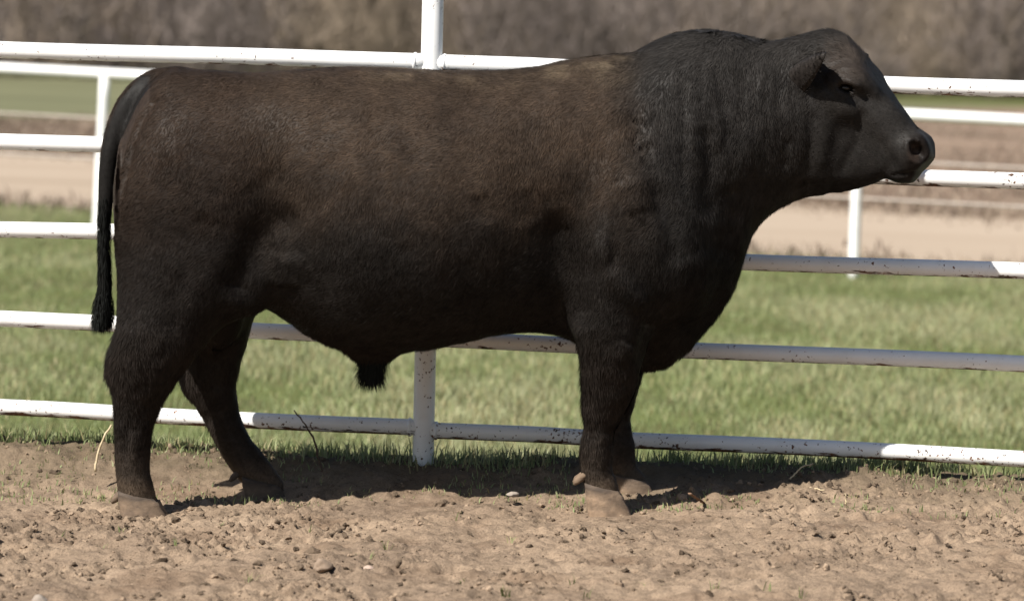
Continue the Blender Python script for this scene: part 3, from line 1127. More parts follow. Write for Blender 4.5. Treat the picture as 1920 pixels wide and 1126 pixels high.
def sculpt(P, N):
    """creases, folds and muscle edges: strokes located on the flank, applied alike on both sides"""
    M = P.copy(); M[:, 1] = np.abs(M[:, 1])
    Q = project(M)
    side = np.clip(np.abs(N[:, 1]) * 1.6, 0, 1)
    d = np.zeros(len(P))
    S = [  # polyline, width px, height (m)
        ([(560, 390), (500, 440), (455, 520), (440, 575)], 38, -.032),      # flank hollow
        ([(470, 330), (520, 380), (560, 440)], 40, -.010),
        ([(540, 470), (535, 540)], 30, .018),
        ([(380, 470), (330, 560), (310, 640)], 30, -.010),                  # thigh groove
        ([(420, 300), (380, 420)], 60, .010),
        ([(1040, 380), (1050, 470), (1070, 560), (1085, 630)], 40, -.034),  # behind the shoulder
        ([(1185, 180), (1200, 260), (1225, 340), (1250, 420)], 16, -.010),  # shoulder edge
        ([(1130, 500), (1180, 545), (1215, 575)], 22, .016),
        ([(1110, 470), (1150, 470)], 32, .018),
        ([(1180, 640), (1160, 680)], 16, .009),
        ([(1225, 590), (1215, 690)], 20, -.018),
        ([(1330, 260), (1340, 330), (1330, 420)], 22, -.012),
        ([(1300, 190), (1310, 250)], 20, .006),
        ([(1290, 470), (1330, 560)], 40, .012), ([(1370, 330), (1385, 420), (1350, 500)], 34, -.02),
        ([(900, 360), (905, 420)], 26, -.006), ([(980, 350), (1000, 420)], 24, -.005),
        ([(760, 380), (765, 470)], 30, .004),
        ([(250, 800), (252, 870)], 10, .004),
        ([(318, 178), (285, 190), (264, 222), (247, 270), (234, 330), (226, 380)], 7, -.016),
        # tendons
        ([(240, 780), (238, 880)], 7, -.004), ([(1110, 810), (1108, 860)], 6, -.004),
    ]
    for px in (1275, 1318, 1352, 1396, 1416):                                   # upright folds on the neck
        px = px + rng.normal(0, 5)
        y0 = 100 + rng.random() * 40; y1 = y0 + 120 + 170 * rng.random()
        k = rng.normal(0, 14)
        S.append(([(px, y0), (px + k * .4, (y0 + y1) / 2), (px + k, y1)], 5 + 8 * rng.random(), -.002 - .003 * rng.random()))
    S += [([(1440, 100), (1434, 200), (1440, 330)], 9, -.004), ([(1466, 105), (1458, 190), (1464, 300)], 8, -.005), ([(1405, 300), (1385, 370), (1375, 430)], 14, -.008),
          ([(1480, 250), (1470, 320)], 10, -.008),
          ([(1318, 230), (1335, 300), (1322, 380)], 13, -.007), ([(1352, 250), (1368, 310), (1380, 390)], 11, -.005), ([(1300, 210), (1302, 320)], 16, .006), ([(1345, 200), (1352, 290)], 12, .005),
          ([(1420, 320), (1400, 390), (1370, 470)], 16, -.010), ([(1232, 330), (1262, 420), (1255, 520)], 18, -.010), ([(1182, 330), (1205, 400)], 30, .010)]
    for k in range(16):                                                      # curled tufts along the shoulder edge
        px, py = 1182 + 34 * rng.random(), 185 + 100 * rng.random()
        S.append(([(px, py), (px + rng.normal(0, 5), py + 12 + 16 * rng.random())], 3.5, (-.005, .005)[k % 2]))
    for pts, wpx, h in S:
        r, par = seg_dist(Q, pts)
        env = np.clip(np.minimum(par, 1 - par) * 5, 0.15, 1)
        d += h * np.exp(-(r / wpx) ** 2) * env * side
    # loose large unevenness of muscle and hide
    d += (fbm(P * 24.0, 3, 111) - 0.5) * 0.010 * sstep(0.62, 0.5, P[:, 2]) * sstep(.12, .2, P[:, 2])
    d += (fbm(P * 7.0, 3, 101) - 0.5) * 0.014 * side * sstep(215, 250, Q[:, 0])
    Q2 = project(P)
    # mouth line, eyelids, nose folds (head)
    hd = P[:, 0] > T(1500, 200)[0]
    for pts, wpx, h in [([(1746, 316), (1725, 323), (1700, 326), (1674, 329)], 3.0, -.007),
                        ([(1564, 160), (1580, 151), (1598, 153), (1609, 163)], 5, .011),
                        ([(1568, 170), (1584, 177), (1602, 174)], 4, .004),
                        ([(1560, 142), (1585, 134), (1612, 142)], 4, -.004),
                        ([(1545, 150), (1556, 172)], 6, -.004),
                        ([(1604, 178), (1628, 186), (1650, 190)], 15, -.015),
                        ([(1552, 128), (1585, 114), (1618, 128), (1632, 150)], 4, -.0035), ([(1556, 120), (1588, 105), (1622, 118)], 3.5, .003),
                        ([(1618, 215), (1606, 270), (1580, 320)], 10, -.007), ([(1640, 225), (1668, 262), (1690, 305)], 14, .006),
                        ([(1655, 270), (1675, 305)], 12, -.006), ([(1545, 215), (1540, 300)], 14, .006), ([(1525, 220), (1515, 320)], 9, -.005),
                        ([(1596, 178), (1606, 196), (1616, 220)], 5, -.005), ([(1735, 268), (1742, 300)], 5, .002),
                        ([(1640, 200), (1660, 260)], 18, .004),
                        ([(1706, 262), (1700, 282), (1708, 300)], 4, .003),
                        ([(1590, 80), (1625, 125), (1650, 160)], 7, .004)]:
        r, par = seg_dist(Q, pts)
        r2, _ = seg_dist(Q2, pts)
        rr = np.where(P[:, 1] > -0.2, r2, r)
        d += np.where(hd, h * np.exp(-(rr / wpx) ** 2) * np.clip(np.abs(N[:, 1]) * 2, 0, 1), 0)
    return P + N * d[:, None]


BP = sculpt(BP, BN)
BN = vert_normals(BP, BF)


def tail_mask(Q):
    dd, _ = seg_dist(Q, [(335, 150), (276, 163), (241, 203), (219, 260), (205, 330), (198, 420)])
    return sstep(26, 20, dd) * sstep(300, 270, Q[:, 0])


def coat_colour(P, N):
    """sun-bleached, dusty brown on the back and flank; black on neck, head and legs; dust on the feet"""
    M = P.copy()
    Q = project(M)
    x, y = Q[:, 0], Q[:, 1]
    n1 = fbm(P * 4.0, 4, 201); n2 = fbm(P * 14.0, 3, 211)
    black = np.array([0.0138, 0.0123, 0.0113])
    brown = np.array([0.050, 0.0345, 0.0245])
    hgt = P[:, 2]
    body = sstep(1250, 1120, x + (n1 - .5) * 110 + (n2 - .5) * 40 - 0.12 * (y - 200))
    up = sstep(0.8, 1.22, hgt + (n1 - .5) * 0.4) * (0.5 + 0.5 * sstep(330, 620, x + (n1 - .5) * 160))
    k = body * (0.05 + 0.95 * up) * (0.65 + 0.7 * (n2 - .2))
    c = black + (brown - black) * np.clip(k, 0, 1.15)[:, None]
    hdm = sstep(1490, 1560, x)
    lowf = hdm * sstep(-20, 60, y - (165 + 0.62 * (x - 1520)))  # lower face: cheek shade painted in by holding back the grey
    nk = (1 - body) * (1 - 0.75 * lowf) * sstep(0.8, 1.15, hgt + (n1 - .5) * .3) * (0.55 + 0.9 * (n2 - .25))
    c = c + (np.array([0.026, 0.0234, 0.0216]) - c) * np.clip(nk, 0, 1)[:, None]  # grey lift high on neck and face, sunlit sheen put into the colour
    lgs = sstep(0.66, 0.45, hgt) * (0.4 + 0.9 * (n1 - .2))
    c = c + (np.array([0.0235, 0.0185, 0.0155]) - c) * np.clip(lgs, 0, 1)[:, None]
    # damp dark patches on the flank and shoulder
    for (qx, qy, qr, st) in ((905, 382, 30, .7), (985, 388, 30, .6), (1088, 355, 34, .55), (940, 430, 46, .5), (1060, 420, 50, .5), (600, 330, 40, .35), (480, 285, 46, .3), (350, 300, 40, .3), (760, 300, 36, .25), (1000, 250, 44, .25), (840, 210, 50, .25), (430, 400, 60, .3)):
        gg = st * np.exp(-((x - qx) ** 2 + 0.7 * (y - qy) ** 2) / qr ** 2) * sstep(.3, .6, fbm(P * 11, 3, 231))
        c = c * (1 - gg[:, None])
    # fine dust plus a painted sunlit lift wherever the hide faces up
    dust_lit = np.clip(N[:, 2] * 0.75 + 0.3, 0, 1) ** 1.5 * sstep(0.7, 1.0, hgt) * (0.3 + 0.7 * sstep(.35, .65, n1))
    bd = body[:, None]
    c = c + (np.array([0.045, 0.032, 0.023]) * bd + np.array([0.032, 0.0295, 0.0275]) * (1 - bd) - c) * (dust_lit * (0.5 - 0.2 * body))[:, None]
    # pale dust along the topline behind the hump and on the loin
    top = sstep(0.10, 0.0, np.abs(P[:, 1])) * 0
    dust = sstep(180, 105, y) * sstep(660, 760, x) * sstep(1215, 1150, x) * (0.25 + 0.9 * sstep(.42, .62, n2)) * sstep(1.2, 1.36, hgt)
    c = c + (np.array([0.13, 0.10, 0.068]) - c) * np.clip(dust * 0.62, 0, 1)[:, None]
    hgt = hgt - base_plane(P[:, 0] + BO[0])
    leg = sstep(0.30, 0.08, hgt) * 0.13 + sstep(0.14, 0.06, hgt + (n2 - .5) * .1) * 0.5
    c = c + (np.array([0.15, 0.108, 0.075]) - c) * np.clip(leg * (0.5 + n2), 0, 1)[:, None]
    haunch = sstep(560, 380, x) * sstep(0.5, 0.8, hgt) * 0.35
    c = c * (1 - haunch[:, None] * np.array([0.1, 0.25, 0.3]))
    tlm = tail_mask(Q) * (np.abs(P[:, 1] - .04) < .09)
    c = c + (np.array([0.013, 0.0118, 0.011]) - c) * tlm[:, None]
    # head: brownish brow, muzzle skin
    hd = sstep(1500, 1540, x)
    brow = hd * sstep(70, 20, np.hypot(x - 1590, (y - 120)))
    c = c + (np.array([0.042, 0.032, 0.026]) - c) * (brow * 0.6)[:, None]
    muz = sstep(1692, 1712, x + (n2 - .5) * 18) * sstep(245, 262, y)
    c = c + (np.array([0.0115, 0.0088, 0.0076]) - c) * muz[:, None]
    rim = muz * sstep(24, 12, np.hypot(x - 1720, y - 285)) * sstep(.45, .6, n2)
    c = c + (np.array([0.06, 0.042, 0.033]) - c) * (rim * 0.8 * sstep(1728, 1714, x))[:, None]  # pinkish nostril rim, painted on its lit left side only
    return c * (0.88 + 0.24 * fbm(P * 40, 2, 221))[:, None]


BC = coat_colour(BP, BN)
BULL = empty('bull', tuple(BO))
BULL.rotation_euler = (0, 0, PSI)
MIR = np.array([1, -1, 1.0])                     # own frame: x = along, -y = to the camera
tag(BULL, 'big muscular black bull with dusty brown back standing side-on in the dirt', 'bull')


def bull_mesh(name, P, F, mat, C=None, normals=None, smooth=True, parent=None):
    """P in (u, v, z); v points to the camera = -y of the bull's frame"""
    fl = F if isinstance(F, list) else [F]
    fl = [np.asarray(f) for f in fl]
    return mesh_from(name, np.asarray(P) * MIR, fl, mat, parent or BULL, smooth, C, None if normals is None else normals * MIR)


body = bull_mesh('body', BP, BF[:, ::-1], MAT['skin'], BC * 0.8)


def flow(P, N):
    """the lie of the hair"""
    Q = project(P)
    x, y = Q[:, 0], Q[:, 1]
    hd = sstep(1490, 1560, x)
    d = np.stack([-0.75 * np.ones(len(P)), np.zeros(len(P)), -0.75 * np.ones(len(P))], 1)
    lg = sstep(0.62, 0.45, P[:, 2])
    d = d * (1 - lg[:, None]) + np.array([-0.15, 0, -1.0]) * lg[:, None]
    nk = sstep(1150, 1300, x) * (1 - hd)
    d = d * (1 - nk[:, None]) + np.array([-0.15, 0, -1.0]) * nk[:, None]
    d = d * (1 - hd[:, None]) + np.array([-0.85, 0, 0.25]) * hd[:, None]
    tl = tail_mask(Q)
    d = d * (1 - tl[:, None]) + np.array([-0.25, 0, -1.0]) * tl[:, None]
    for k in range(3):
        d[:, k] += (1 - tl) * ((fbm(P * 6.0, 2, 301 + k) - 0.5) * 1.3 + (fbm(P * 26.0, 2, 311 + k) - 0.5) * 1.0)
    d -= N * np.sum(d * N, 1)[:, None]
    return d / (np.linalg.norm(d, axis=1)[:, None] + 1e-9)


def hair_mesh(name, root, N, D, ln, wd_, lift, C, parent=None, droop=0.0):
    n = len(root)
    s = np.cross(N, D); s /= np.linalg.norm(s, axis=1)[:, None] + 1e-9
    base = root - N * 0.0015
    tip = root + D * (ln * np.cos(lift))[:, None] + N * (ln * np.sin(lift))[:, None]
    tip[:, 2] -= droop * ln
    V = np.stack([base + s * (wd_ / 2)[:, None], base - s * (wd_ / 2)[:, None], tip], 1)
    g = np.cross(V[:, 1] - V[:, 0], V[:, 2] - V[:, 0])
    flip = np.sum(g * N, 1) < 0
    V[flip] = V[flip][:, [1, 0, 2]]
    nn = N * 0.9 + rng.normal(0, 0.13, (n, 3)) + D * 0.12
    nn /= np.linalg.norm(nn, axis=1)[:, None]
    # own frame mirrors y, so the winding turns round
    V = V[:, [1, 0, 2]]
    return bull_mesh(name, V.reshape(-1, 3), np.arange(n * 3).reshape(-1, 3), MAT['coat'], np.repeat(C, 3, 0), np.repeat(nn, 3, 0), parent=parent)


def coat():
    tri = np.concatenate([BF[:, [0, 1, 2]], BF[:, [0, 2, 3]]])
    a, b_, c = BP[tri[:, 0]], BP[tri[:, 1]], BP[tri[:, 2]]
    ar = 0.5 * np.linalg.norm(np.cross(b_ - a, c - a), axis=1)
    # a little sparser on the far side
    cen = (a + b_ + c) / 3
    wgt = ar * np.where(cen[:, 1] < -0.12, 0.35, 1.0)
    n = 420000
    f = rng.choice(len(tri), n, p=wgt / wgt.sum())
    r1, r2 = np.sqrt(rng.random(n)), rng.random(n)
    w0, w1, w2 = 1 - r1, r1 * (1 - r2), r1 * r2
    ip = lambda A: A[tri[f, 0]] * w0[:, None] + A[tri[f, 1]] * w1[:, None] + A[tri[f, 2]] * w2[:, None]
    P, N, C = ip(BP), ip(BN), ip(BC)
    N /= np.linalg.norm(N, axis=1)[:, None]
    Q = project(P)
    x, y = Q[:, 0], Q[:, 1]
    bare = (x > 1700) & (y > 248) & (y < 345)
    eye = np.hypot(x - 1586, (y - 165) * 1.4) < 16
    keep = ~bare & ~eye & (P[:, 2] - base_plane(P[:, 0] + BO[0]) > 0.055)
    P, N, C, x, y = P[keep], N[keep], C[keep], x[keep], y[keep]
    D = flow(P, N)
    n = len(P)
    ln = np.full(n, 0.016)
    ln = np.where((x > 1150) & (x < 1490) & (P[:, 2] > .7), 0.020, ln)
    ln = np.where(x > 1520, 0.010, ln)
    legm = sstep(0.62, 0.5, P[:, 2]) * sstep(0.12, 0.2, P[:, 2])
    ln = np.where(legm > .5, 0.019, ln)
    ln = np.where(P[:, 2] < 0.2, 0.011, ln)
    tm = tail_mask(project(P))
    ln = np.where(tm > .5, 0.007, ln)
    ln = np.where((x > 1470) & (x < 1650) & (y < 118), 0.019, ln)
    ln = np.where((P[:, 2] < 0.58) & (P[:, 2] > 0.38) & (N[:, 0] < -0.2), 0.027, ln)
    ln = np.where((x > 1280) & (x < 1410) & (N[:, 0] > .3) & (y > 400), 0.026, ln)
    clump = fbm(P * 55, 2, 401)
    ln *= 0.6 + 0.8 * rng.random(n)
    lift = np.radians((4 + 13 * clump + 6 * rng.random(n)) * np.where(tm > .5, .4, 1) + legm * 16 * clump * rng.random(n))
    wd_ = 0.0016 + 0.0016 * rng.random(n)
    C = C * (0.82 + 0.36 * rng.random(n))[:, None] * (0.45 + 1.1 * clump)[:, None] * (0.72 + 0.56 * fbm(P * 16, 3, 411))[:, None]
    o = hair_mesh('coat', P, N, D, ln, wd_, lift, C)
    tag(o, kind='stuff')


coat()


def strands(name, chain_px, n, spread_px, ln, colour, v=0.0, parent=None, ragged=0.0):
    """longer hanging hair along a traced line: (px, py, halfwidth px)"""
    J = np.array([(*T(px, py, v), rpx(hw)) for px, py, hw in chain_px])
    q = rng.random(n) * (len(J) - 1)
    i = q.astype(int); t = (q - i)[:, None]
    C0 = J[i] * (1 - t) + J[i + 1] * t
    d = J[i + 1, :3] - J[i, :3]
    d /= np.linalg.norm(d, axis=1)[:, None]
    az = rng.random(n) * 2 * np.pi
    rr = C0[:, 3] * np.sqrt(rng.random(n))
    e1 = np.array([1.0, 0, 0]); e2 = np.array([0, 1.0, 0])
    N = np.cos(az)[:, None] * e1 + np.sin(az)[:, None] * e2
    P = C0[:, :3] + N * rr[:, None]
    D = d + N * 0.05 + rng.normal(0, 0.07, (n, 3))
    D /= np.linalg.norm(D, axis=1)[:, None]
    c = np.array(colour) * (0.6 + 0.8 * rng.random((n, 1)))
    return hair_mesh(name, P, N, D, ln * ((0.6 + 0.7 * rng.random(n)) * (1 - ragged) + ragged * (0.15 + 1.7 * rng.random(n) ** 2.2)), 0.002 + 0.002 * rng.random(n), np.radians(rng.normal(3 + 10 * ragged, 5 + 6 * ragged, n)), c, parent)


# tail switch: a tapering core with hanging hair round it
sw_path = [(198, 368, 14), (195, 420, 14), (195, 470, 13.5), (196, 510, 14), (196, 540, 14), (194, 565, 21), (193, 592, 23), (191, 610, 19), (190, 622, 7)]
Pth = np.array([T(a, b_, .05) for a, b_, c in sw_path])
V_, F_ = tube(spline_pts(Pth, 26), np.interp(np.linspace(0, 1, 26), np.linspace(0, 1, len(sw_path)), [rpx(c) * 0.62 for *_, c in sw_path]), 14, wob=0.12)
switch = bull_mesh('tail_switch', V_, [f[:, ::-1] for f in F_], MAT['coat'], np.tile([0.007, 0.0064, 0.006], (len(V_), 1)))
h_ = strands('switch_hair', [(a, b_, c) for a, b_, c in sw_path[:-1]], 8000, 0, 0.03, (0.012, 0.0128, 0.012), v=.05, parent=switch)
tag(h_, kind='stuff')
h_ = strands('sheath_hair', [(704, 664, 31), (700, 682, 28), (696, 700, 25), (696, 706, 25)], 4200, 0, 0.036, (0.011, 0.0125, 0.0115), ragged=1.0)
tag(h_, kind='stuff')


# ears: cupped leaf with thickness, standing out to the side
def ear(sg):
    n, m_ = 15, 13
    rootp = head_to_local(np.array([TH(1480, 160, .085)]) * np.array([1, sg, 1]))[0]
    tipp = head_to_local(np.array([TH(1536, 98, .275)]) * np.array([1, sg, 1]))[0]
    ax = tipp - rootp
    L = np.linalg.norm(ax); ax /= L
    open_d = head_to_local(np.array([[.75, -.62 * sg, -.1]]))[0] - head_to_local(np.array([[0, 0, 0.]]))[0]
    open_d -= ax * (open_d @ ax); open_d /= np.linalg.norm(open_d)
    wid = np.cross(ax, open_d)
    wid = wid * np.sign(wid[2])
    out, inn = [], []
    for i in range(n):
        t = i / (n - 1)
        hw = 0.047 * (math.sin(math.pi * min(1, (t * 0.86 + 0.14)) ** 0.85)) ** 0.75 + 0.004
        for k in range(m_):
            a = -1 + 2 * k / (m_ - 1)
            cup = (a * a - 0.45) * hw * (1.35 - 0.5 * t)
            droop = -0.035 * math.sin(t * math.pi) * 0
            c = rootp + ax * (L * t) + wid * (a * hw * (1.3 if a > 0 else 0.9)) + open_d * (cup + 0.02 * t * t) + EZ * droop
            th = 0.0065 * (1 - 0.6 * abs(a)) * (1 - 0.4 * t)
            nrm = open_d * 1.0 - wid * (a * 0.9)
            nrm /= np.linalg.norm(nrm)
            out.append(c - nrm * th); inn.append(c + nrm * th)
    V = np.array(out + inn)
    N0 = n * m_
    F = []
    for i in range(n - 1):
        for k in range(m_ - 1):
            q = (i * m_ + k, i * m_ + k + 1, (i + 1) * m_ + k + 1, (i + 1) * m_ + k)
            F.append(q); F.append(tuple(N0 + j for j in q[::-1]))
    rim = [k for k in range(m_)] + [i * m_ + m_ - 1 for i in range(1, n)] + [(n - 1) * m_ + k for k in range(m_ - 2, -1, -1)] + [i * m_ for i in range(n - 2, 0, -1)]
    for a, b_ in zip(rim, rim[1:] + rim[:1]):
        F.append((a, N0 + a, N0 + b_, b_))
    F = np.array(F)
    me_c = np.tile([0.024, 0.0205, 0.0185], (len(V), 1)) * (0.7 + 0.6 * rng.random((len(V), 1)))
    o = bull_mesh('ear', V, F, MAT['skin'], me_c)
    bm = bmesh.new(); bm.from_mesh(o.data); bmesh.ops.recalc_face_normals(bm, faces=bm.faces); bm.to_mesh(o.data); bm.free()
    # fringe
    k = 2600
    t = rng.random(k) ** 0.8; a = rng.uniform(-1, 1, k)
    ii = np.clip((t * (n - 1)).astype(int), 0, n - 1); kk = np.clip(((a + 1) / 2 * (m_ - 1)).round().astype(int), 0, m_ - 1)
    sel = np.where(rng.random(k) < 0.5, 0, N0)
    P = V[sel + ii * m_ + kk] + rng.normal(0, .003, (k, 3))
    N = np.where(sel[:, None] == 0, -open_d, open_d) + wid * np.where(sel == 0, 1, -1)[:, None] * (a * 0.8)[:, None]
    N /= np.linalg.norm(N, axis=1)[:, None]
    D = np.tile(ax, (k, 1)) + wid * (a * 0.5)[:, None] + rng.normal(0, .2, (k, 3))
    D -= N * np.sum(D * N, 1)[:, None]; D /= np.linalg.norm(D, axis=1)[:, None]
    c = np.array([0.027, 0.0235, 0.021]) * (0.6 + 0.8 * rng.random((k, 1)))
    f = hair_mesh('ear_hair', P, N, D, 0.007 * (0.5 + rng.random(k)), np.full(k, .0018), np.radians(5 + 12 * rng.random(k)), c, o)
    tag(f, kind='stuff')


ear(1)
ear(-1)


# eyes
def eyeball(sg):
    c = head_to_local(np.array([TH(1586, 165, .110)]) * np.array([1, sg, 1]))[0]
    bm = bmesh.new()
    bmesh.ops.create_uvsphere(bm, u_segments=20, v_segments=12, radius=0.0195)
    V = np.array([v.co[:] for v in bm.verts]) * [1.2, 0.75, 0.75] + c
    me = bpy.data.meshes.new('eye'); bm.to_mesh(me); bm.free()
    for v, p in zip(me.vertices, V * MIR): v.co = p
    for p in me.polygons: p.use_smooth = True
    me.materials.append(MAT['eye'])
    o = bpy.data.objects.new('eye', me); COL.objects.link(o); o.parent = BULL


eyeball(1); eyeball(-1)


# hooves: two claws each, and dewclaws
def hoof(a_px, b_px, top_a, top_b, v, dust, dew_px, yaw=0.0):
    root = None
    ua, ub = T(*a_px, v)[0], T(*b_px, v)[0]
    ta, tb = T(*top_a, v), T(*top_b, v)
    zt = (ta[2] + tb[2]) / 2
    z0 = (T(*a_px, v)[2] + T(*b_px, v)[2]) / 2 - 0.01
    claws = []
    for s in (-1, 1):
        rings = []
        seg = 18
        for j, q in enumerate((0, .08, .18, .32, .48, .62, .76, .88, 1.0)):
            u0 = ua + (ta[0] - ua) * q; u1 = ub + (tb[0] - ub) * q ** 0.85
            hw = 0.036 * (1 - 0.18 * q)
            z = z0 + (zt - z0) * q
            for k in range(seg):
                th = 2 * math.pi * k / seg
                cx, sy = math.cos(th), math.sin(th)
                du = (u1 - u0) / 2
                # pointed toe, blunt heel
                wv = hw * (abs(sy) ** 0.8) * np.sign(sy) * (1 - 0.35 * max(0, cx) ** 2)
                zz = z + (0.012 * (-cx) * q if q > 0.8 else 0)
                rings.append(((u0 + u1) / 2 + du * cx, v + s * 0.037 + wv - s * 0.008 * max(0, cx), zz))
        V = np.array(rings)
        nr = 9
        V += rng.normal(0, 0.0008, V.shape)
        F = [(j * seg + k, j * seg + (k + 1) % seg, (j + 1) * seg + (k + 1) % seg, (j + 1) * seg + k) for j in range(nr - 1) for k in range(seg)]
        V = np.concatenate([V, [V[:seg].mean(0)], [V[-seg:].mean(0)]])
        tri = [(len(V) - 2, (k + 1) % seg, k) for k in range(seg)] + [(len(V) - 1, (nr - 1) * seg + k, (nr - 1) * seg + (k + 1) % seg) for k in range(seg)]
        claws.append((V, np.array(F), np.array(tri)))
    V = np.concatenate([claws[0][0], claws[1][0]])
    o = len(claws[0][0])
    F = np.concatenate([claws[0][1], claws[1][1] + o]); Tr = np.concatenate([claws[0][2], claws[1][2] + o])
    n2 = fbm(V * 30, 3, 501)
    rel = np.clip((V[:, 2] - z0) / (zt - z0), 0, 1)
    dd = dust * (0.45 + 1.0 * n2) * (1 - 0.85 * sstep(.72, .98, rel + (n2 - .5) * .5))
    dk = np.array([0.034, 0.026, 0.021])
    c = dk + (np.array([0.25, 0.172, 0.112]) - dk) * np.clip(dd, 0, 1)[:, None]
    ho = bull_mesh('hoof', V, [F[:, ::-1], Tr[:, ::-1]], MAT['hoof'], c)
    for s in (-1, 1):
        d0 = T(*dew_px, v)
        P = np.array([d0 + (0.035, s * .022, .018), d0 + (.016, s * .024, .008), d0 + (0.0, s * .026, -.006), d0 + (-.01, s * .026, -.018)])
        Vd, Fd = tube(P, [.010, .012, .0105, .005], 12, wob=.28)
        dc = np.tile(np.array([0.165, 0.112, 0.072]) * dust + np.array([0.03, .022, .018]) * (1 - dust), (len(Vd), 1))
        bull_mesh('dewclaw', Vd, [f[:, ::-1] for f in Fd], MAT['hoof'], dc)


hoof((1103, 964), (1190, 964), (1096, 908), (1160, 914), .19, 1.0, (1082, 896))
hoof((1164, 936), (1236, 934), (1150, 890), (1212, 896), -.2, .7, (1140, 885))
hoof((230, 968), (322, 968), (222, 922), (292, 930), .2, .75, (217, 930))
hoof((462, 938), (545, 934), (455, 900), (522, 898), -.22, .35, (438, 890))  # far hind hoof: less dust colour, its shade painted into the tint


# ------------------------------------------------------------------ loose soil, stones, twigs, tufts
def ico(sub=2):
    bm = bmesh.new()
    bmesh.ops.create_icosphere(bm, subdivisions=sub, radius=1)
    V = np.array([v.co[:] for v in bm.verts]); F = np.array([[v.index for v in f.verts] for f in bm.faces])
    bm.free()
    return V, F


def clods():
    V0_, F0_ = ico(2)
    n = 9000
    pts = []
    x = rng.uniform(-2.3, 2.3, n * 3); y = rng.uniform(10.0, 13.0, n * 3)
    dens = fbm(col3(x * 3.3, y * 3.3), 3, 61)
    k = rng.random(n * 3) < sstep(0.36, 0.66, dens) * 0.8 + 0.12
    k &= (y < fence_y(x) + 0.05)
    for c in hoof_w:
        k &= np.hypot(x - c[0], y - c[1]) > 0.08
    x, y = x[k][:n], y[k][:n]
    n = len(x)
    s = 0.0024 + 0.0095 * rng.random(n) ** 4 + np.where(rng.random(n) < 0.01, 0.013 * rng.random(n), 0)
    z = dirt_height(x, y) + s * 0.05
    vs_, fs_, cs_ = [], [], []
    variants = []
    for q in range(10):
        d = 1 + (fbm(V0_ * 1.3 + q * 7.7, 3, 600 + q, .6) - .5) * 1.5
        variants.append(V0_ * d[:, None] * (1 + 0.22 * rng.normal(0, 1, (len(V0_), 1))))
    for i in range(n):
        th = rng.random() * 6.283
        Rz = np.array([[math.cos(th), -math.sin(th), 0], [math.sin(th), math.cos(th), 0], [0, 0, 1]])
        sc = s[i] * np.array([1.0, 0.6 + .6 * rng.random(), 0.55 + .4 * rng.random()])
        vs_.append((variants[rng.integers(10)] * sc) @ Rz.T + (x[i], y[i], z[i]))
        fs_.append(F0_ + i * len(V0_))
    base = np.array([0.24, 0.176, 0.124]) * np.where(rng.random((n, 1)) < 0.55, 0.3 + 0.3 * rng.random((n, 1)), 0.75 + 0.45 * rng.random((n, 1)))
    o = mesh_from('soil_clods', np.concatenate(vs_), np.concatenate(fs_), MAT['clod'], smooth=False, colors=np.repeat(base, len(V0_), 0))
    tag(o, 'crumbled dry soil clods strewn over the dirt', 'soil', kind='stuff')


clods()


def ground_pt(px, py):
    p = at_ground(px, py)
    for _ in range(3):
        z = dirt_height(np.array([p[0]]), np.array([p[1]]))[0]
        p = at_ground(px, py, z)
    return p


def stone(name, px, py, size, mat, label, cat='stone', seed=0):
    V, F = ico(3 if cat == 'stone' else 4)
    d = 1 + (fbm(V * 1.1 + seed * 3.3, 3, 700 + seed) - .5) * 0.95
    d = d + (fbm(V * 2.6 + seed * 1.7, 3, 720 + seed) - .5) * 0.35
    rs = np.random.default_rng(730 + seed)
    for _ in range(9 if cat == 'stone' else 0):                 # broken faces
        pn_ = rs.normal(0, 1, 3); pn_ /= np.linalg.norm(pn_)
        ov = V @ pn_ - rs.uniform(.62, .85)
        V = V - np.clip(ov, 0, 1)[:, None] * pn_ * 0.9
    if cat == 'clod':
        d = d + (fbm(V * 3.5 + seed, 4, 710 + seed, .7) - .5) * 1.1
    V = V * d[:, None] * np.array(size)
    p = ground_pt(px, py)
    o = mesh_from(name, V, F, mat, smooth=True)
    o.location = (p[0], p[1], p[2] + size[2] * 0.18)
    o.rotation_euler = (0, 0, seed * 1.1)
    tag(o, label, cat)


stone('stone', 605, 1062, (.034, .026, .02), MAT['stone_brown'], 'lumpy brown stone lying in the dirt beside a smaller pink one', seed=1)
stone('stone', 690, 1070, (.020, .016, .014), MAT['stone_pink'], 'small smooth pinkish stone beside a grass sprig in the dirt', seed=2)
stone('stone', 74, 1128, (.027, .02, .017), MAT['stone_grey'], 'flat grey stone half buried in the dirt', seed=3)
stone('stone', 962, 927, (.030, .02, .009), MAT['stone_grey'], 'flat stone lying in the shadow under the bull', seed=4)
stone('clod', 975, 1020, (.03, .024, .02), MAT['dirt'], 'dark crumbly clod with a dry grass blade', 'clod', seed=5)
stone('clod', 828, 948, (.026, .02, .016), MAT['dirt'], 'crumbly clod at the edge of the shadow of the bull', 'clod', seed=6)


def stick(name, pts, r0, r1, mat, label, cat='twig', ell=1.0):
    P = np.array(pts)
    P = spline_pts(P, 16)
    c = P[0].copy()
    P = P + rng.normal(0, 0.0012, P.shape)
    V, F = tube(P - c, np.linspace(r0, r1, 16), 8, ell=ell, wob=.25)
    o = mesh_from(name, V, F, mat)
    o.location = tuple(c)
    tag(o, label, cat)


n_y = np.array([0, -1, 0])


def near_fence_pt(px, py, off):
    p = at_plane(px, py, FP0 + np.array([0, off, 0]), FN)
    p[2] = dirt_height(np.array([p[0]]), np.array([p[1]]))[0]
    return p


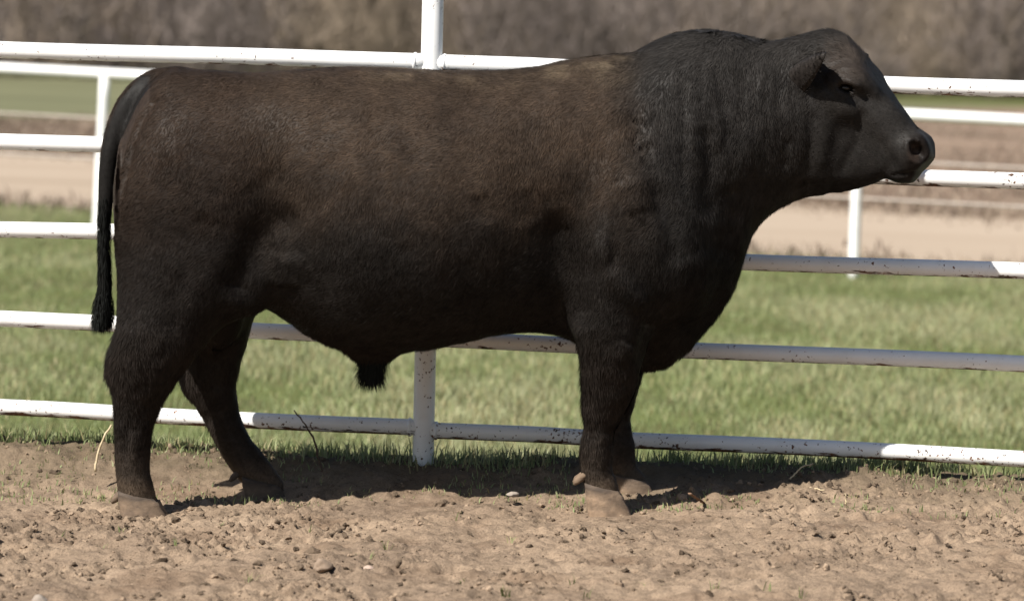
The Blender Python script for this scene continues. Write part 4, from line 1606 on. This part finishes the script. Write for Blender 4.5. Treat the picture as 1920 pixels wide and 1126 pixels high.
a = near_fence_pt(606, 862, -.2)
stick('twig', [a - (0, 0, .01), at_plane(588, 820, a, n_y), at_plane(568, 790, a, n_y), at_plane(551, 768, a, n_y)], .0045, .0022, MAT['twig'], 'thin dark bent twig sticking up at the grass edge')
a = ground_pt(179, 880)
stick('straw_stalk', [a - (0, 0, .004), at_plane(183, 850, a, n_y), at_plane(196, 815, a, n_y), at_plane(209, 797, a, n_y)], .0045, .003, MAT['straw'], 'pale dry stalk leaning behind the near hind leg', 'stalk')
a = ground_pt(1294, 938); b_ = ground_pt(1326, 950)
stick('bark_chip', [a + (0, 0, .022), (a + b_) / 2 + (0, 0, .012), b_ + (0, 0, .006)], .008, .005, MAT['bark'], 'curled reddish brown bark chip on the dirt beside the front hooves', 'bark', .4)
a = near_fence_pt(1480, 905, -.22); b_ = near_fence_pt(1525, 895, -.16)
stick('twig', [a + (0, 0, .01), (a + b_) / 2 + (0, 0, .035), b_ + (0, 0, .03), at_plane(1518, 875, b_, n_y)], .003, .0015, MAT['straw'], 'crooked grey twig lying in the shadow of the head')
a = ground_pt(1458, 921); b_ = ground_pt(1545, 922)
stick('twig', [a + (0, 0, .006), (a + b_) / 2 + (0, 0, .018), b_ + (0, 0, .006)], .003, .002, MAT['straw'], 'straight pale twig flat on the dirt at the shadow edge')
a = ground_pt(1650, 998); b_ = ground_pt(1676, 995)
stick('straw_stalk', [a + (0, 0, .008), b_ + (0, 0, .01)], .004, .003, MAT['straw'], 'short pale straw piece lying on open bare dirt', 'stalk')
a = ground_pt(1587, 945)
stick('straw_stalk', [a, at_plane(1585, 925, a, n_y)], .004, .002, MAT['straw'], 'short pale straw stub standing upright in dirt', 'stalk')


def tuft(px, py, nb, h, seed, own=None):
    p = ground_pt(px, py)
    r = np.random.default_rng(seed)
    base = np.stack([r.normal(0, .008, nb), r.normal(0, .008, nb), np.full(nb, -.004)], 1)
    hh = h * (0.5 + 0.6 * r.random(nb))
    c = np.array([[0.12, 0.165, 0.05], [0.2, 0.22, 0.09], [0.36, 0.33, 0.17]])[r.integers(0, 3, nb)]
    o = blades('grass_tuft', base, hh, np.full(nb, .0032), 0.3 + 0.8 * r.random(nb), c, MAT['blade'])
    o.location = tuple(p)
    tag(o, own or 'small sparse tuft of green and straw-coloured grass sprouting from bare dirt', 'grass tuft', 'grass tufts in the dirt')


for i, (px, py, nb, h) in enumerate([(412, 992, 12, .045), (228, 1000, 5, .04), (578, 995, 3, .04), (470, 1095, 9, .05), (725, 1030, 7, .045), (672, 1045, 6, .04), (948, 1116, 16, .055),
                                     (1100, 1122, 5, .06), (1070, 1095, 4, .045), (858, 975, 3, .07), (960, 1015, 5, .035), (1440, 1105, 4, .05), (1500, 1118, 5, .055), (1345, 1105, 6, .04),
                                     (120, 1010, 4, .035), (190, 1030, 4, .035), (1425, 940, 4, .025), (865, 1095, 4, .035), (330, 1020, 4, .03), (1220, 1105, 5, .05), (560, 1035, 4, .03), (690, 1050, 4, .045)]):
    tuft(px, py, nb, h, 900 + i, {(948, 1116): 'fullest tuft of green and straw-coloured grass in the bare dirt', (858, 975): 'three long thin grass blades beside the shadow edge under the belly',
                                   (690, 1050): 'small grass sprig right behind the small pinkish stone', (412, 992): 'green grass tuft on the dirt beside the near hind hoof',
                                   (1425, 940): 'tiny low grass sprig at the edge of the shadow of the head'}.get((px, py)))

SC.render.engine = 'CYCLES'
SC.cycles.use_denoising = True
SC.cycles.max_bounces = 6
